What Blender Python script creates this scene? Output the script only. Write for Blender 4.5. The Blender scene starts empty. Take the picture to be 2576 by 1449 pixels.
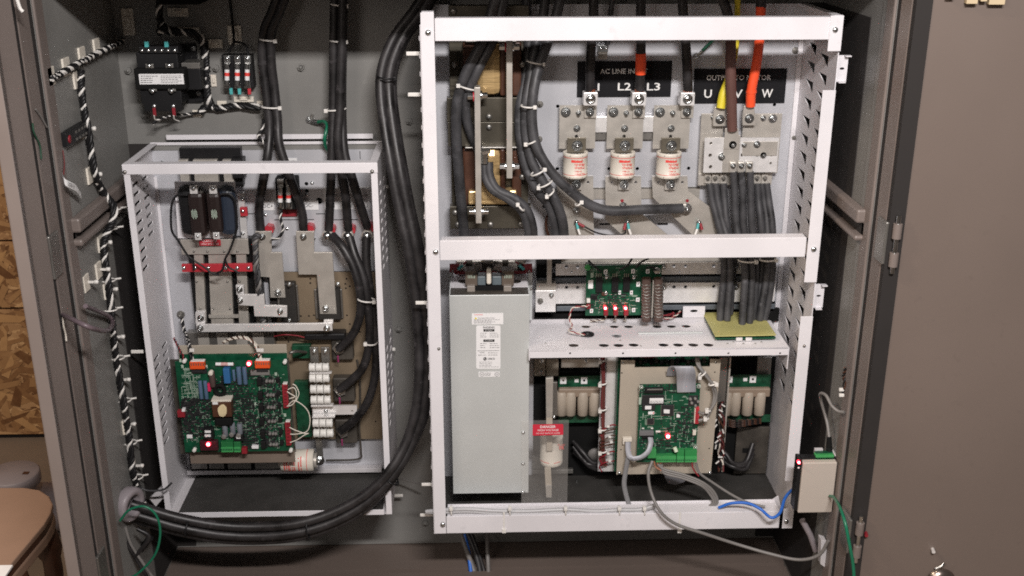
import bpy, math, random
from mathutils import Vector, Matrix, Euler
R = random.Random(11)
scene = bpy.context.scene
# ------------------------------------------------------------------ camera
FPX = 2740.0                                   # focal length in units of 1/2576 of the picture width
TH = math.atan(994 / 2740.0)                   # pitch down
PS = math.radians(1.7)                         # yaw to the right
cd = bpy.data.cameras.new('camera'); cam = bpy.data.objects.new('camera', cd)
scene.collection.objects.link(cam); scene.camera = cam
cd.sensor_width = 36.0; cd.lens = 36.0 * FPX / 2576.0
cd.clip_start = 0.05; cd.clip_end = 60
cam.rotation_euler = Euler((math.pi / 2 - TH, 0, -PS), 'XYZ')
# ------------------------------------------------------------------ light
w = bpy.data.worlds.new('World'); scene.world = w; w.use_nodes = True
w.node_tree.nodes['Background'].inputs[0].default_value = (1.0, 0.90, 0.84, 1)
w.node_tree.nodes['Background'].inputs[1].default_value = 0.085
def area(name, loc, target, sx, sy, power, col):
    l = bpy.data.lights.new(name, 'AREA'); l.shape = 'RECTANGLE'; l.size = sx; l.size_y = sy
    l.energy = power; l.color = col
    o = bpy.data.objects.new(name, l); scene.collection.objects.link(o); o.location = loc
    o.rotation_euler = (Vector(target) - Vector(loc)).to_track_quat('-Z', 'Y').to_euler()
    return o
area('ceiling_tube_light', (0.28, -0.10, 0.75), (0.3, 2.0, -0.5), 0.60, 0.08, 68, (1.0, 0.945, 0.925))
area('added_wall_fill', (-1.9, 0.9, 1.5), (-1.1, 2.6, -0.9), 0.5, 0.4, 38, (1.0, 0.80, 0.62))  # unseen lamp added to brighten the board wall and stool
area('added_side_fill', (-1.0, -0.2, 0.5), (0.6, 2.0, -0.6), 0.9, 0.9, 16, (1.0, 0.88, 0.80))  # added fill from the left, lifts the enclosure side panels
scene.view_settings.view_transform = 'Standard'; scene.view_settings.look = 'None'
scene.view_settings.exposure = -0.1; scene.view_settings.gamma = 1.0
scene.cycles.use_denoising = False; scene.cycles.filter_width = 1.8
scene.cycles.max_bounces = 6; scene.cycles.transparent_max_bounces = 8
# ------------------------------------------------------------------ picture measurements -> places in the room
def ray(px, py):
    x = (px - 1288) / FPX; y = (724.5 - py) / FPX
    fy = math.cos(TH) + y * math.sin(TH); fz = -math.sin(TH) + y * math.cos(TH)
    return Vector((x * math.cos(PS) + fy * math.sin(PS), -x * math.sin(PS) + fy * math.cos(PS), fz))
def P(px, py, Y): d = ray(px, py); return d * (Y / d.y)
def PX(px, py, X): d = ray(px, py); return d * (X / d.x)
def PZ(px, py, Z): d = ray(px, py); return d * (Z / d.z)
# ------------------------------------------------------------------ materials
MATS = {}
def mat(name, col, rough=0.5, metal=0.0, var=0.06, scale=18, bump=0.0, emit=0, alpha=1, spec=0.5, grain=None, spots=0):
    if name in MATS: return MATS[name]
    m = bpy.data.materials.new(name); m.use_nodes = True; nt = m.node_tree; b = nt.nodes['Principled BSDF']
    N = nt.nodes.new; L = nt.links.new
    tc = N('ShaderNodeTexCoord'); mp = N('ShaderNodeMapping'); L(tc.outputs['Object'], mp.inputs['Vector'])
    if grain: mp.inputs['Scale'].default_value = grain
    nz = N('ShaderNodeTexNoise'); nz.inputs['Scale'].default_value = scale; nz.inputs['Detail'].default_value = 5
    L(mp.outputs[0], nz.inputs['Vector'])
    rp = N('ShaderNodeValToRGB'); e = rp.color_ramp.elements
    e[0].position = 0.3; e[1].position = 0.72
    e[0].color = (*[max(0, c * (1 - var * 1.6)) for c in col], 1); e[1].color = (*[min(1, c * (1 + var)) for c in col], 1)
    L(nz.outputs['Fac'], rp.inputs['Fac'])
    last = rp.outputs['Color']
    if spots:
        n2 = N('ShaderNodeTexNoise'); n2.inputs['Scale'].default_value = 55; n2.inputs['Detail'].default_value = 3
        L(tc.outputs['Object'], n2.inputs['Vector'])
        r2 = N('ShaderNodeValToRGB'); r2.color_ramp.elements[0].position = 0.62; r2.color_ramp.elements[1].position = 0.75
        L(n2.outputs['Fac'], r2.inputs['Fac'])
        mx = N('ShaderNodeMixRGB'); mx.inputs['Color2'].default_value = (*[c * (1 - spots) for c in col], 1)
        L(r2.outputs['Color'], mx.inputs['Fac']); L(last, mx.inputs['Color1']); last = mx.outputs[0]
    L(last, b.inputs['Base Color'])
    mr = N('ShaderNodeMapRange'); mr.inputs['To Min'].default_value = max(0.02, rough - 0.08); mr.inputs['To Max'].default_value = min(1, rough + 0.1)
    L(nz.outputs['Fac'], mr.inputs['Value']); L(mr.outputs[0], b.inputs['Roughness'])
    b.inputs['Metallic'].default_value = metal; b.inputs['Specular IOR Level'].default_value = spec
    if bump:
        bp = N('ShaderNodeBump'); bp.inputs['Strength'].default_value = bump; bp.inputs['Distance'].default_value = 0.002
        L(nz.outputs['Fac'], bp.inputs['Height']); L(bp.outputs[0], b.inputs['Normal'])
    if emit:
        b.inputs['Emission Color'].default_value = (*col, 1); b.inputs['Emission Strength'].default_value = emit
    if alpha < 1: b.inputs['Alpha'].default_value = alpha
    MATS[name] = m; return m
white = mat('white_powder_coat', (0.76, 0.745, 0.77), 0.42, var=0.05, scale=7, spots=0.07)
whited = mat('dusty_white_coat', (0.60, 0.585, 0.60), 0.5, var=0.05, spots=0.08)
plateg = mat('pale_blue_grey_plate', (0.62, 0.63, 0.665), 0.33, metal=0.3, var=0.05, scale=9)
cabg = mat('grey_cabinet_enamel', (0.225, 0.222, 0.210), 0.42, var=0.11, scale=6, spots=0.04)
cabp = mat('grey_cabinet_post', (0.19, 0.158, 0.143), 0.42, var=0.06, scale=8)
doorm = mat('warm_lit_grey_enamel', (0.160, 0.126, 0.108), 0.46, var=0.07, scale=2.2, bump=0.15, spots=0.06)  # cabinet grey with the warm light's tint put into the colour
gap = mat('gasket_and_shade_black', (0.02, 0.017, 0.016), 0.8)
black = mat('black_plastic', (0.012, 0.012, 0.013), 0.42, spec=0.3)
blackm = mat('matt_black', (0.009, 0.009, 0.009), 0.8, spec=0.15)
cable = mat('black_rubber_cable', (0.026, 0.024, 0.025), 0.42, var=0.5, scale=24, bump=0.5, spots=-1.2)
cableg = mat('dark_grey_cable', (0.056, 0.056, 0.060), 0.46, var=0.4, scale=24, bump=0.5, spots=-0.7)
tin = mat('tinned_busbar', (0.56, 0.53, 0.48), 0.34, metal=0.45, var=0.08, scale=30)
alu = mat('bright_aluminium', (0.86, 0.85, 0.84), 0.30, metal=0.4, var=0.05, scale=60, bump=0.15)
steel = mat('zinc_bolt_steel', (0.66, 0.68, 0.68), 0.22, metal=1.0, var=0.12, scale=60)
dsteel = mat('dull_steel', (0.30, 0.29, 0.27), 0.4, metal=0.8, var=0.1)
lam = mat('transformer_laminations', (0.085, 0.075, 0.055), 0.45, metal=0.4, var=0.25, grain=(1, 1, 14), scale=20)
gold = mat('varnished_copper_coil', (0.60, 0.42, 0.20), 0.26, metal=0.35, var=0.25, grain=(1, 1, 22), scale=22)
brown = mat('brown_varnish', (0.085, 0.035, 0.02), 0.4, var=0.3)
red = mat('red_insulator', (0.50, 0.035, 0.05), 0.4, var=0.12)
redd = mat('dark_red_connector', (0.27, 0.018, 0.028), 0.45, var=0.15)
orange = mat('orange_tape', (0.95, 0.10, 0.03), 0.42, var=0.05)
orangec = mat('orange_connector', (0.80, 0.10, 0.02), 0.4)
yellow = mat('yellow_tape', (0.75, 0.62, 0.04), 0.45)
brownt = mat('brown_tape', (0.125, 0.06, 0.05), 0.5)
pcbm = mat('green_solder_mask', (0.006, 0.075, 0.036), 0.32, var=0.25, scale=60)
pcbd = mat('dull_green_solder_mask', (0.010, 0.075, 0.036), 0.4, var=0.3, scale=60)
ylw = mat('yellow_fibreglass', (0.47, 0.44, 0.17), 0.45, var=0.06)
tan = mat('tan_coated_plate', (0.42, 0.37, 0.30), 0.45, var=0.05, scale=8)
tanw = mat('brown_dusty_heatsink', (0.24, 0.185, 0.125), 0.5, metal=0.2, var=0.12, scale=10)
ivory = mat('ivory_ceramic', (0.74, 0.69, 0.60), 0.4, var=0.04)
whitep = mat('white_plastic', (0.78, 0.76, 0.72), 0.4, var=0.04)
paper = mat('white_label_paper', (0.82, 0.82, 0.82), 0.55, var=0.02)
blk = mat('black_sign_plastic', (0.008, 0.008, 0.010), 0.6, spec=0.2)
txtw = mat('white_lettering', (0.80, 0.80, 0.78), 0.5, var=0.0)
txtk = mat('black_lettering', (0.02, 0.02, 0.02), 0.5, var=0.0)
txtr = mat('red_lettering', (0.75, 0.06, 0.05), 0.5, var=0.0)
silk = mat('white_silkscreen', (0.42, 0.52, 0.43), 0.5, var=0.1)
chip = mat('chip_plastic', (0.022, 0.022, 0.024), 0.45)
smd = mat('smd_parts', (0.33, 0.34, 0.30), 0.45, metal=0.3, var=0.6, scale=160)
blue = mat('blue_capacitor', (0.035, 0.14, 0.33), 0.35, var=0.1)
blueg = mat('blue_grey_resistor', (0.09, 0.15, 0.24), 0.4, var=0.12)
bluew = mat('blue_wire', (0.03, 0.16, 0.62), 0.4)
greenw = mat('green_wire', (0.01, 0.16, 0.085), 0.35)
teal = mat('teal_crimp', (0.08, 0.42, 0.42), 0.4)
greent = mat('green_terminal', (0.055, 0.34, 0.10), 0.42, var=0.15)
greyw = mat('grey_wire', (0.20, 0.19, 0.18), 0.45, var=0.1)
greyp = mat('pale_grey_tubing', (0.46, 0.46, 0.47), 0.35, var=0.06)
ribbon = mat('grey_ribbon_cable', (0.42, 0.43, 0.47), 0.42, grain=(60, 1, 1), scale=6, var=0.1)
navy = mat('navy_winding', (0.025, 0.035, 0.055), 0.4)
shield = mat('clear_acrylic', (0.75, 0.72, 0.68), 0.12, alpha=0.08, var=0.0)
led = mat('red_led_glow', (1.0, 0.03, 0.06), 0.3, emit=4, var=0)
ledc = mat('led_hot_core', (1.0, 0.55, 0.6), 0.3, emit=6, var=0)
cerw = mat('white_ceramic_disc', (0.80, 0.79, 0.75), 0.35, var=0.03)
beige = mat('beige_box_paint', (0.50, 0.445, 0.39), 0.5, var=0.03, scale=6)
stoolm = mat('tan_stool_laminate', (0.33, 0.215, 0.155), 0.5, var=0.06, scale=8)
pipeg = mat('grey_pipe_plastic', (0.28, 0.25, 0.265), 0.45, var=0.06)
floorm = mat('brown_grey_concrete', (0.235, 0.18, 0.135), 0.8, var=0.12, scale=3)
coil = mat('brown_wirewound_glaze', (0.10, 0.065, 0.055), 0.4, var=0.2)
silver = mat('silver_box_paint', (0.60, 0.625, 0.615), 0.36, metal=0.2, var=0.09, scale=4, bump=0.1, spots=0.05)
grime = mat('dark_grimy_metal', (0.075, 0.066, 0.055), 0.55, metal=0.2, var=0.3, scale=25)
# ------------------------------------------------------------------ objects
C = scene.collection
def origin_of(o):
    v = Vector((0, 0, 0))
    while o: v = v + o.location; o = o.parent
    return v
def tag(o, label, cat, group=None, kind=None):
    if label: o['label'] = label
    if cat: o['category'] = cat
    if group: o['group'] = group
    if kind: o['kind'] = kind
    return o
def T(name, label, cat, loc, group=None):
    o = bpy.data.objects.new(name, None); C.objects.link(o); o.location = loc; o.empty_display_size = 0.02
    return tag(o, label, cat, group)
class MB:
    def __init__(s): s.v = []; s.f = []; s.sm = []
    def add(s, vs, fs, smooth=False):
        n = len(s.v); s.v += [Vector(v) for v in vs]; s.f += [tuple(i + n for i in f) for f in fs]; s.sm += [smooth] * len(fs); return s
    def hexa(s, p):   # eight corners: bottom four then top four
        return s.add(p, [(0, 3, 2, 1), (4, 5, 6, 7), (0, 1, 5, 4), (1, 2, 6, 5), (2, 3, 7, 6), (3, 0, 4, 7)])
    def box(s, x0, x1, y0, y1, z0, z1):
        x0, x1 = sorted((x0, x1)); y0, y1 = sorted((y0, y1)); z0, z1 = sorted((z0, z1))
        return s.hexa([(x0, y0, z0), (x1, y0, z0), (x1, y1, z0), (x0, y1, z0), (x0, y0, z1), (x1, y0, z1), (x1, y1, z1), (x0, y1, z1)])
    def rect(s, x0, y0, x1, y1, Y, d=0.004):   # picture rectangle on the plane Y, going back by d
        xm = (x0 + x1) / 2; ym = (y0 + y1) / 2
        return s.box(P(x0, ym, Y).x, P(x1, ym, Y).x, Y, Y + d, P(xm, y1, Y).z, P(xm, y0, Y).z)
    def quad(s, pts, Y, d=0.004):              # picture polygon on the plane Y, thick d
        a = [P(x, y, Y) for x, y in pts]; return s.prism(a, Vector((0, d, 0)))
    def prism(s, a, dv):
        a = [Vector(p) for p in a]; n = len(a); b = [p + Vector(dv) for p in a]
        return s.add(a + b, [tuple(range(n)), tuple(range(2 * n - 1, n - 1, -1))] + [(i, i + n, (i + 1) % n + n, (i + 1) % n) for i in range(n)])
    def cyl(s, a, b, r, n=14, r2=None, caps=True, smooth=True):
        a = Vector(a); b = Vector(b); d = (b - a).normalized(); r2 = r if r2 is None else r2
        u = d.orthogonal().normalized(); w_ = d.cross(u)
        vs = []
        for c, rr in ((a, r), (b, r2)):
            vs += [c + (u * math.cos(2 * math.pi * i / n) + w_ * math.sin(2 * math.pi * i / n)) * rr for i in range(n)]
        s.add(vs, [(i, (i + 1) % n, (i + 1) % n + n, i + n) for i in range(n)], smooth)
        if caps: s.add(vs, [tuple(range(n))[::-1], tuple(range(n, 2 * n))])
        return s
    def lathe(s, base, prof, n=24, axis='Z'):
        base = Vector(base); vs = []
        for r, h in prof:
            for i in range(n):
                a = 2 * math.pi * i / n; c, q = r * math.cos(a), r * math.sin(a)
                vs.append(base + (Vector((c, q, h)) if axis == 'Z' else Vector((c, h, q)) if axis == 'Y' else Vector((h, c, q))))
        fs = [(k * n + i, k * n + (i + 1) % n, (k + 1) * n + (i + 1) % n, (k + 1) * n + i) for k in range(len(prof) - 1) for i in range(n)]
        return s.add(vs, fs, True)
    def tube(s, pts, r, n=8, closed=False):
        pts = [Vector(p) for p in pts]; m = len(pts); vs = []; prev = None
        for i, p in enumerate(pts):
            if closed: d = (pts[(i + 1) % m] - pts[i - 1])
            else: d = (pts[min(i + 1, m - 1)] - pts[max(i - 1, 0)])
            d.normalize()
            u = d.orthogonal() if prev is None else (prev - d * prev.dot(d))
            if u.length < 1e-6: u = d.orthogonal()
            u.normalize(); prev = u; v = d.cross(u); rr = r[i] if isinstance(r, (list, tuple)) else r
            vs += [p + (u * math.cos(2 * math.pi * k / n) + v * math.sin(2 * math.pi * k / n)) * rr for k in range(n)]
        fs = [(i * n + k, i * n + (k + 1) % n, ((i + 1) % m) * n + (k + 1) % n, ((i + 1) % m) * n + k) for i in range(m if closed else m - 1) for k in range(n)]
        s.add(vs, fs, True)
        if not closed: s.add([vs[k] for k in range(n)] + [vs[(m - 1) * n + k] for k in range(n)], [tuple(range(n))[::-1], tuple(range(n, 2 * n))])
        return s
    def build(s, name, m, parent=None, bevel=0, seg=2):
        me = bpy.data.meshes.new(name)
        if parent is None:
            lo = Vector([min(v[i] for v in s.v) for i in range(3)]); hi = Vector([max(v[i] for v in s.v) for i in range(3)])
            o0 = (lo + hi) / 2; o0.z = lo.z
        else: o0 = origin_of(parent)
        me.from_pydata([v - o0 for v in s.v], [], s.f); me.update()
        for p, q in zip(me.polygons, s.sm): p.use_smooth = q
        me.materials.append(m); o = bpy.data.objects.new(name, me); C.objects.link(o)
        if parent is None: o.location = o0
        else: o.parent = parent
        if bevel:
            b = o.modifiers.new('bevel', 'BEVEL'); b.width = bevel; b.segments = seg; b.limit_method = 'ANGLE'
            b.harden_normals = False
        return o
def smooth(pts, k=8):                          # Catmull-Rom through the points
    pts = [Vector(p) for p in pts]; q = [pts[0] * 2 - pts[1]] + pts + [pts[-1] * 2 - pts[-2]]; out = []
    for i in range(1, len(q) - 2):
        p0, p1, p2, p3 = q[i - 1:i + 3]
        for j in range(k):
            t = j / k
            out.append(0.5 * ((2 * p1) + (p2 - p0) * t + (2 * p0 - 5 * p1 + 4 * p2 - p3) * t * t + (3 * p1 - p0 - 3 * p2 + p3) * t ** 3))
    return out + [pts[-1]]
def pp(pts): return [P(*p) for p in pts]
def curve_mesh(cu, name):
    o = bpy.data.objects.new('tmp', cu); C.objects.link(o); bpy.context.view_layer.update()
    me = bpy.data.meshes.new_from_object(o.evaluated_get(bpy.context.evaluated_depsgraph_get()))
    bpy.data.objects.remove(o); bpy.data.curves.remove(cu); me.name = name; return me
def put(me, name, m, parent, fn):              # place a mesh by mapping its local points with fn
    o0 = origin_of(parent) if parent else fn(Vector((0, 0, 0)))
    for v in me.vertices: v.co = fn(v.co.copy()) - o0
    me.materials.clear(); me.materials.append(m)
    o = bpy.data.objects.new(name, me); C.objects.link(o)
    if parent: o.parent = parent
    else: o.location = o0
    return o
def sheet(outline, holes, th, name, m, parent, fn):   # flat sheet with real holes; (u, v) outline, thickness th along w
    cu = bpy.data.curves.new(name, 'CURVE'); cu.dimensions = '2D'; cu.fill_mode = 'BOTH'; cu.extrude = th / 2
    for loop in [outline] + holes:
        sp = cu.splines.new('POLY'); sp.points.add(len(loop) - 1); sp.use_cyclic_u = True
        for i, (a, b) in enumerate(loop): sp.points[i].co = (a, b, 0, 1)
    return put(curve_mesh(cu, name), name, m, parent, fn)
def circ(cx, cy, r, n=14, ry=None): return [(cx + r * math.cos(2 * math.pi * i / n), cy + (ry or r) * math.sin(2 * math.pi * i / n)) for i in range(n)]
def text(s, px, py, Y, hpx, m, parent, name='lettering', wide=None, cylr=None, bold=0.0, rot=0, align='CENTER', squash=1.0):
    cu = bpy.data.curves.new('t', 'FONT'); cu.body = s; cu.align_x = align; cu.align_y = 'CENTER'
    cu.size = 1.0; cu.extrude = 0.0; cu.offset = bold; cu.resolution_u = 2
    me = curve_mesh(cu, name)
    k = hpx * (P(px, py - 0.5, Y) - P(px, py + 0.5, Y)).length / 0.72
    c = P(px, py, Y)
    xs = [v.co.x for v in me.vertices]; wd = max(xs) - min(xs)
    kx = k * squash if wide is None else (P(px + wide / 2, py, Y).x - P(px - wide / 2, py, Y).x) / wd
    cr, sr = math.cos(rot), math.sin(rot)
    def fn(v):
        x, y = v.x * kx, v.y * k
        x, y = x * cr - y * sr, x * sr + y * cr
        if cylr:
            a = x / cylr; return Vector((c.x + cylr * math.sin(a), Y + cylr - cylr * math.cos(a), c.z + y))
        return Vector((c.x + x, Y, c.z + y))
    o0 = origin_of(parent)
    for v in me.vertices: v.co = fn(v.co.copy()) - o0
    me.materials.clear(); me.materials.append(m)
    o = bpy.data.objects.new(name, me); C.objects.link(o); o.parent = parent; return o
def rows(parent, x0, y0, x1, y1, Y, n, m, h=1.2, name='small_print', seed=0):   # fine print too small to read
    q = random.Random(seed); b = MB()
    for i in range(n):
        y = y0 + (y1 - y0) * (i + 0.5) / n; x = x0
        e = x1 - (x1 - x0) * q.choice((0, 0.05, 0.2, 0.35))
        while x < e:
            wl = q.uniform(3, 8); b.rect(x, y - h / 2, min(x + wl, e), y + h / 2, Y, 0.0002); x += wl + 1.6
    return b.build(name, m, parent)
def bolt(parent, px, py, Y, r=9, name='bolt', m=None, h=0.007):   # r: washer radius in picture units
    c = P(px, py, Y); rr = r * 0.00076; b = MB()
    b.cyl(c, c + Vector((0, -0.0015, 0)), rr, 16)
    b.cyl(c + Vector((0, -0.0015, 0)), c + Vector((0, -h, 0)), rr * 0.66, 6, smooth=False)
    b.lathe(c + Vector((0, -h, 0)), [(rr * 0.36, 0), (rr * 0.33, -0.003), (0.0001, -0.004)], 10, 'Y')
    return b.build(name, m or steel, parent)
def screw(parent, px, py, Y, r=4, m=None, name='screw'):
    c = P(px, py, Y); rr = r * 0.00076
    return MB().lathe(c, [(rr, 0.001), (rr, -0.001), (rr * 0.7, -0.0028), (0.0001, -0.0032)], 10, 'Y').build(name, m or steel, parent)
def tie(parent, px0, py0, px1, py1, Y, depth=0.014, head=1, m=None):       # cable tie looped round a bundle
    a = P(px0, py0, Y); b = P(px1, py1, Y); c = (a + b) / 2; u = (b - a) / 2
    pts = [c + u * math.cos(t) * 1.08 + Vector((0, depth * math.sin(t), -0.004 * math.sin(t) if False else 0)) for t in [2 * math.pi * i / 18 for i in range(18)]]
    mb = MB(); mb.tube(pts, 0.0019, 6, True)
    h = (b if head > 0 else a) + Vector((0, -0.008, 0)); s = 0.0036
    mb.box(h.x - s, h.x + s, h.y - s, h.y + s, h.z - s, h.z + s)
    return mb.build('cable_tie', m or whitep, parent, bevel=0.001)
def to_roof(w3):
    d = (w3[0] - w3[2]).normalized(); d = (d + Vector((0, 0, 2))).normalized(); return w3[0] + d * max(0.01, (-0.095 - w3[0].z) / d.z)
def roofed(pts): w3 = smooth(pp(pts)); return [to_roof(w3)] + w3
def cable_thing(label, pts, r, m=None, group=None, name='power_cable', ties=(), n=12, cat='cable', k=8, raw=False):
    w3 = smooth(pts if raw else pp(pts), k)
    if not raw and pts[0][1] < -8: w3 = [to_roof(w3)] + w3      # carry the cable up into the roof
    if not ties:
        o = MB().tube(w3, r, n).build(name, m or cable); return tag(o, label, cat, group)
    t = T(name, label, cat, w3[-1], group)
    MB().tube(w3, r, n).build('cable_jacket', m or cable, t)
    for q in ties: tie(t, *q)
    return t
# ================================================================== the setting
fl = MB().box(-5, 5, -3, 5, -1.62, -1.60).build('floor', floorm); tag(fl, None, None, kind='structure')
def osb_material():
    m = bpy.data.materials.new('oriented_strand_board'); m.use_nodes = True; nt = m.node_tree; b = nt.nodes['Principled BSDF']; N = nt.nodes.new; L = nt.links.new
    tc = N('ShaderNodeTexCoord'); out = []
    nz = N('ShaderNodeTexNoise'); nz.inputs['Scale'].default_value = 9; nz.inputs['Detail'].default_value = 3; L(tc.outputs['Object'], nz.inputs[0])
    ad = N('ShaderNodeMixRGB'); ad.inputs[0].default_value = 0.06; L(tc.outputs['Object'], ad.inputs[1]); L(nz.outputs['Color'], ad.inputs[2])
    for ang, sc in ((0.5, (17, 17, 70)), (-0.9, (20, 20, 62))):
        mp = N('ShaderNodeMapping'); mp.inputs['Rotation'].default_value = (0, ang, 0); mp.inputs['Scale'].default_value = sc; L(ad.outputs[0], mp.inputs[0])
        v = N('ShaderNodeTexVoronoi'); v.inputs['Scale'].default_value = 1.0; L(mp.outputs[0], v.inputs['Vector']); out.append(v)
    n3 = N('ShaderNodeTexNoise'); n3.inputs['Scale'].default_value = 55; L(tc.outputs['Object'], n3.inputs[0])
    gt = N('ShaderNodeMath'); gt.operation = 'GREATER_THAN'; gt.inputs[1].default_value = 0.5; L(n3.outputs['Fac'], gt.inputs[0])
    mx = N('ShaderNodeMixRGB'); L(gt.outputs[0], mx.inputs[0]); L(out[0].outputs['Color'], mx.inputs[1]); L(out[1].outputs['Color'], mx.inputs[2])
    bw = N('ShaderNodeRGBToBW'); L(mx.outputs[0], bw.inputs[0]); rp = N('ShaderNodeValToRGB'); e = rp.color_ramp.elements
    e[0].position = 0.12; e[0].color = (0.17, 0.08, 0.032, 1); e[1].position = 0.85; e[1].color = (0.72, 0.46, 0.23, 1)
    q = e.new(0.5); q.color = (0.40, 0.22, 0.10, 1); L(bw.outputs[0], rp.inputs[0]); L(rp.outputs[0], b.inputs['Base Color']); b.inputs['Roughness'].default_value = 0.6
    return m
osb = osb_material()
ow = T('board_wall', 'rough brown oriented strand board wall seen past the left door', 'wall', (-1.3, 3.07, -1.6))
zs = [-1.585] + [P(50, y, 3.07).z for y in (776, 606)] + [0.4]
for a, b_ in zip(zs, zs[1:]): MB().box(-2.9, -0.35, 3.07, 3.085, a + 0.003, b_ - 0.003).build('strand_board', osb, ow, bevel=0.002)
MB().box(-2.9, -0.35, 3.086, 3.10, -1.6, 0.4).build('dark_backing', gap, ow)
fm = bpy.data.materials.new('wood_flakes'); fm.use_nodes = True; nt = fm.node_tree; pb = nt.nodes['Principled BSDF']
ge = nt.nodes.new('ShaderNodeNewGeometry'); rp = nt.nodes.new('ShaderNodeValToRGB'); el = rp.color_ramp.elements
el[0].color = (0.17, 0.075, 0.028, 1); el[1].color = (0.58, 0.34, 0.15, 1); k3 = el.new(0.35); k3.color = (0.36, 0.19, 0.08, 1); k3 = el.new(0.75); k3.color = (0.47, 0.27, 0.12, 1)
tcn = nt.nodes.new('ShaderNodeTexCoord'); nzn = nt.nodes.new('ShaderNodeTexNoise'); nzn.inputs['Scale'].default_value = 60; nt.links.new(tcn.outputs['Object'], nzn.inputs['Vector'])
mlt = nt.nodes.new('ShaderNodeMath'); mlt.operation = 'MULTIPLY_ADD'; mlt.inputs[1].default_value = 0.35; nt.links.new(nzn.outputs['Fac'], mlt.inputs[0]); nt.links.new(ge.outputs['Random Per Island'], mlt.inputs[2])
sb = nt.nodes.new('ShaderNodeMath'); sb.operation = 'SUBTRACT'; sb.inputs[1].default_value = 0.17; nt.links.new(mlt.outputs[0], sb.inputs[0]); nt.links.new(sb.outputs[0], rp.inputs['Fac']); nt.links.new(rp.outputs[0], pb.inputs['Base Color']); pb.inputs['Roughness'].default_value = 0.6
qf = random.Random(8)
for za_, zb_ in zip(zs, zs[1:]):
    fb = MB(); n_ = int((zb_ - za_) * 2.4 / 0.0009)
    for i_ in range(n_):
        L2, W2 = qf.uniform(.025, .055), qf.uniform(.006, .016); an = qf.gauss(0, .75) + (1.57 if qf.random() < .25 else 0); cx, cz = qf.uniform(-2.8, -.45), qf.uniform(za_ + .03, zb_ - .03)
        yy = 3.0698 - qf.random() * .0022; ca, sa = math.cos(an), math.sin(an); j_ = qf.uniform(-.3, .3)
        fb.add([(cx + ca * x_ - sa * z_, yy, min(zb_ - .004, max(za_ + .004, cz + sa * x_ + ca * z_))) for x_, z_ in ((-L2, -W2), (L2 * (.7 + j_), -W2 * .8), (L2, W2 * .6), (-L2 * (.8 - j_), W2))], [(0, 1, 2, 3)])
    tag(fb.build('wood_flakes', fm, ow), None, None, kind='stuff')
# stool, pipe and cap beyond the cabinet's left side
zs_ = -1.10
so = [PZ(x, y, zs_) for x, y in ((-330, 1300), (-200, 1232), (0, 1226), (60, 1226), (100, 1232), (124, 1248), (133, 1268), (128, 1290), (112, 1318), (28, 1418), (-40, 1500), (-130, 1560))]
st = T('stool', 'tan stool with a rounded seat standing at the bottom left corner', 'stool', (so[2].x - 0.1, so[8].y, -1.6))
MB().prism(so, Vector((0, 0, -0.012))).build('seat', stoolm, st, bevel=0.003)
cen = sum(so, Vector()) / len(so)
MB().prism([cen + (p - cen) * 0.975 + Vector((0, 0, -0.0125)) for p in so], Vector((0, 0, -0.012))).build('seat_groove', brown, st)
MB().prism([cen + (p - cen) * 1.0 + Vector((0, 0, -0.025)) for p in so], Vector((0, 0, -0.022))).build('seat_edge', stoolm, st, bevel=0.004)
for q in (so[5], so[1], so[10], so[9]):
    p = cen + (q - cen) * 0.72 + Vector((0, 0, -0.05))
    MB().tube(smooth([p, p + Vector((0.012, 0.0, -0.10)), p + Vector((-0.008, 0, -0.3)), Vector((p.x, p.y, -1.598))], 5), [0.026] * 4 + [0.018] * 12, 10).build('leg', brown, st)
c0 = PZ(8, 1436, zs_ + 0.0005)
tag(MB().box(c0.x - 0.08, c0.x + 0.012, c0.y - 0.05, c0.y + 0.012, zs_ + 0.0005, zs_ + 0.004).build('paper_sheet', paper), 'bright white sheet lying on the tan stool seat', 'paper')
pz = Vector((-1.2, 2.56, -1.6))
t = T('floor_pipe', 'thick pale grey pipe lying on the floor behind the stool', 'pipe', pz)
MB().cyl((-2.0, 2.56, -1.534), (-0.85, 2.56, -1.534), 0.065, 28).build('pipe_body', pipeg, t)
MB().cyl((-1.36, 2.56, -1.534), (-1.30, 2.56, -1.534), 0.0655, 28).build('coupling', pipeg, t, bevel=0.002)
d0 = PZ(30, 1188, -1.38)
t = T('round_canister', 'round grey canister with a flat top standing behind the stool', 'canister', (d0.x, d0.y, -1.6))
MB().lathe((d0.x, d0.y, -1.38), [(0.0001, 0), (0.062, 0), (0.066, -0.004), (0.066, -0.03), (0.05, -0.032), (0.05, -0.219)], 28).build('canister_body', pipeg, t)
MB().box(d0.x + 0.03, d0.x + 0.045, d0.y - 0.012, d0.y, -1.38, -1.3785).build('slot_mark', brown, t)

# ------------------------------------------------------------------ electrical cabinet
XL, XR, YF, YB = -0.70, 0.67, 1.775, 2.16
cab = T('electrical_cabinet', 'tall grey steel electrical cabinet with both doors standing open', 'cabinet', (0, 1.95, -1.6))
ZT, ZB = -0.105, -1.406
MB().box(XL, XR, YB, YB + 0.012, ZB, ZT + 0.0).build('back_panel', cabg, cab)
MB().box(XL - 0.01, XL, YF + 0.0, YB + 0.012, -1.5, ZT).build('side_wall', cabg, cab)
MB().box(XR, XR + 0.01, YF + 0.0, YB + 0.012, -1.5, ZT).build('side_wall', cabg, cab)
MB().box(XL - 0.03, XR + 0.02, 1.74, YB + 0.012, ZT + 0.001, ZT + 0.012).build('roof', cabg, cab)
zf = ZB - 0.002
MB().box(XL, XR, P(900, 1433, 2.06).y + 0.002, YB + 0.012, zf - 0.01, zf).build('floor_pan', doorm, cab)
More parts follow.
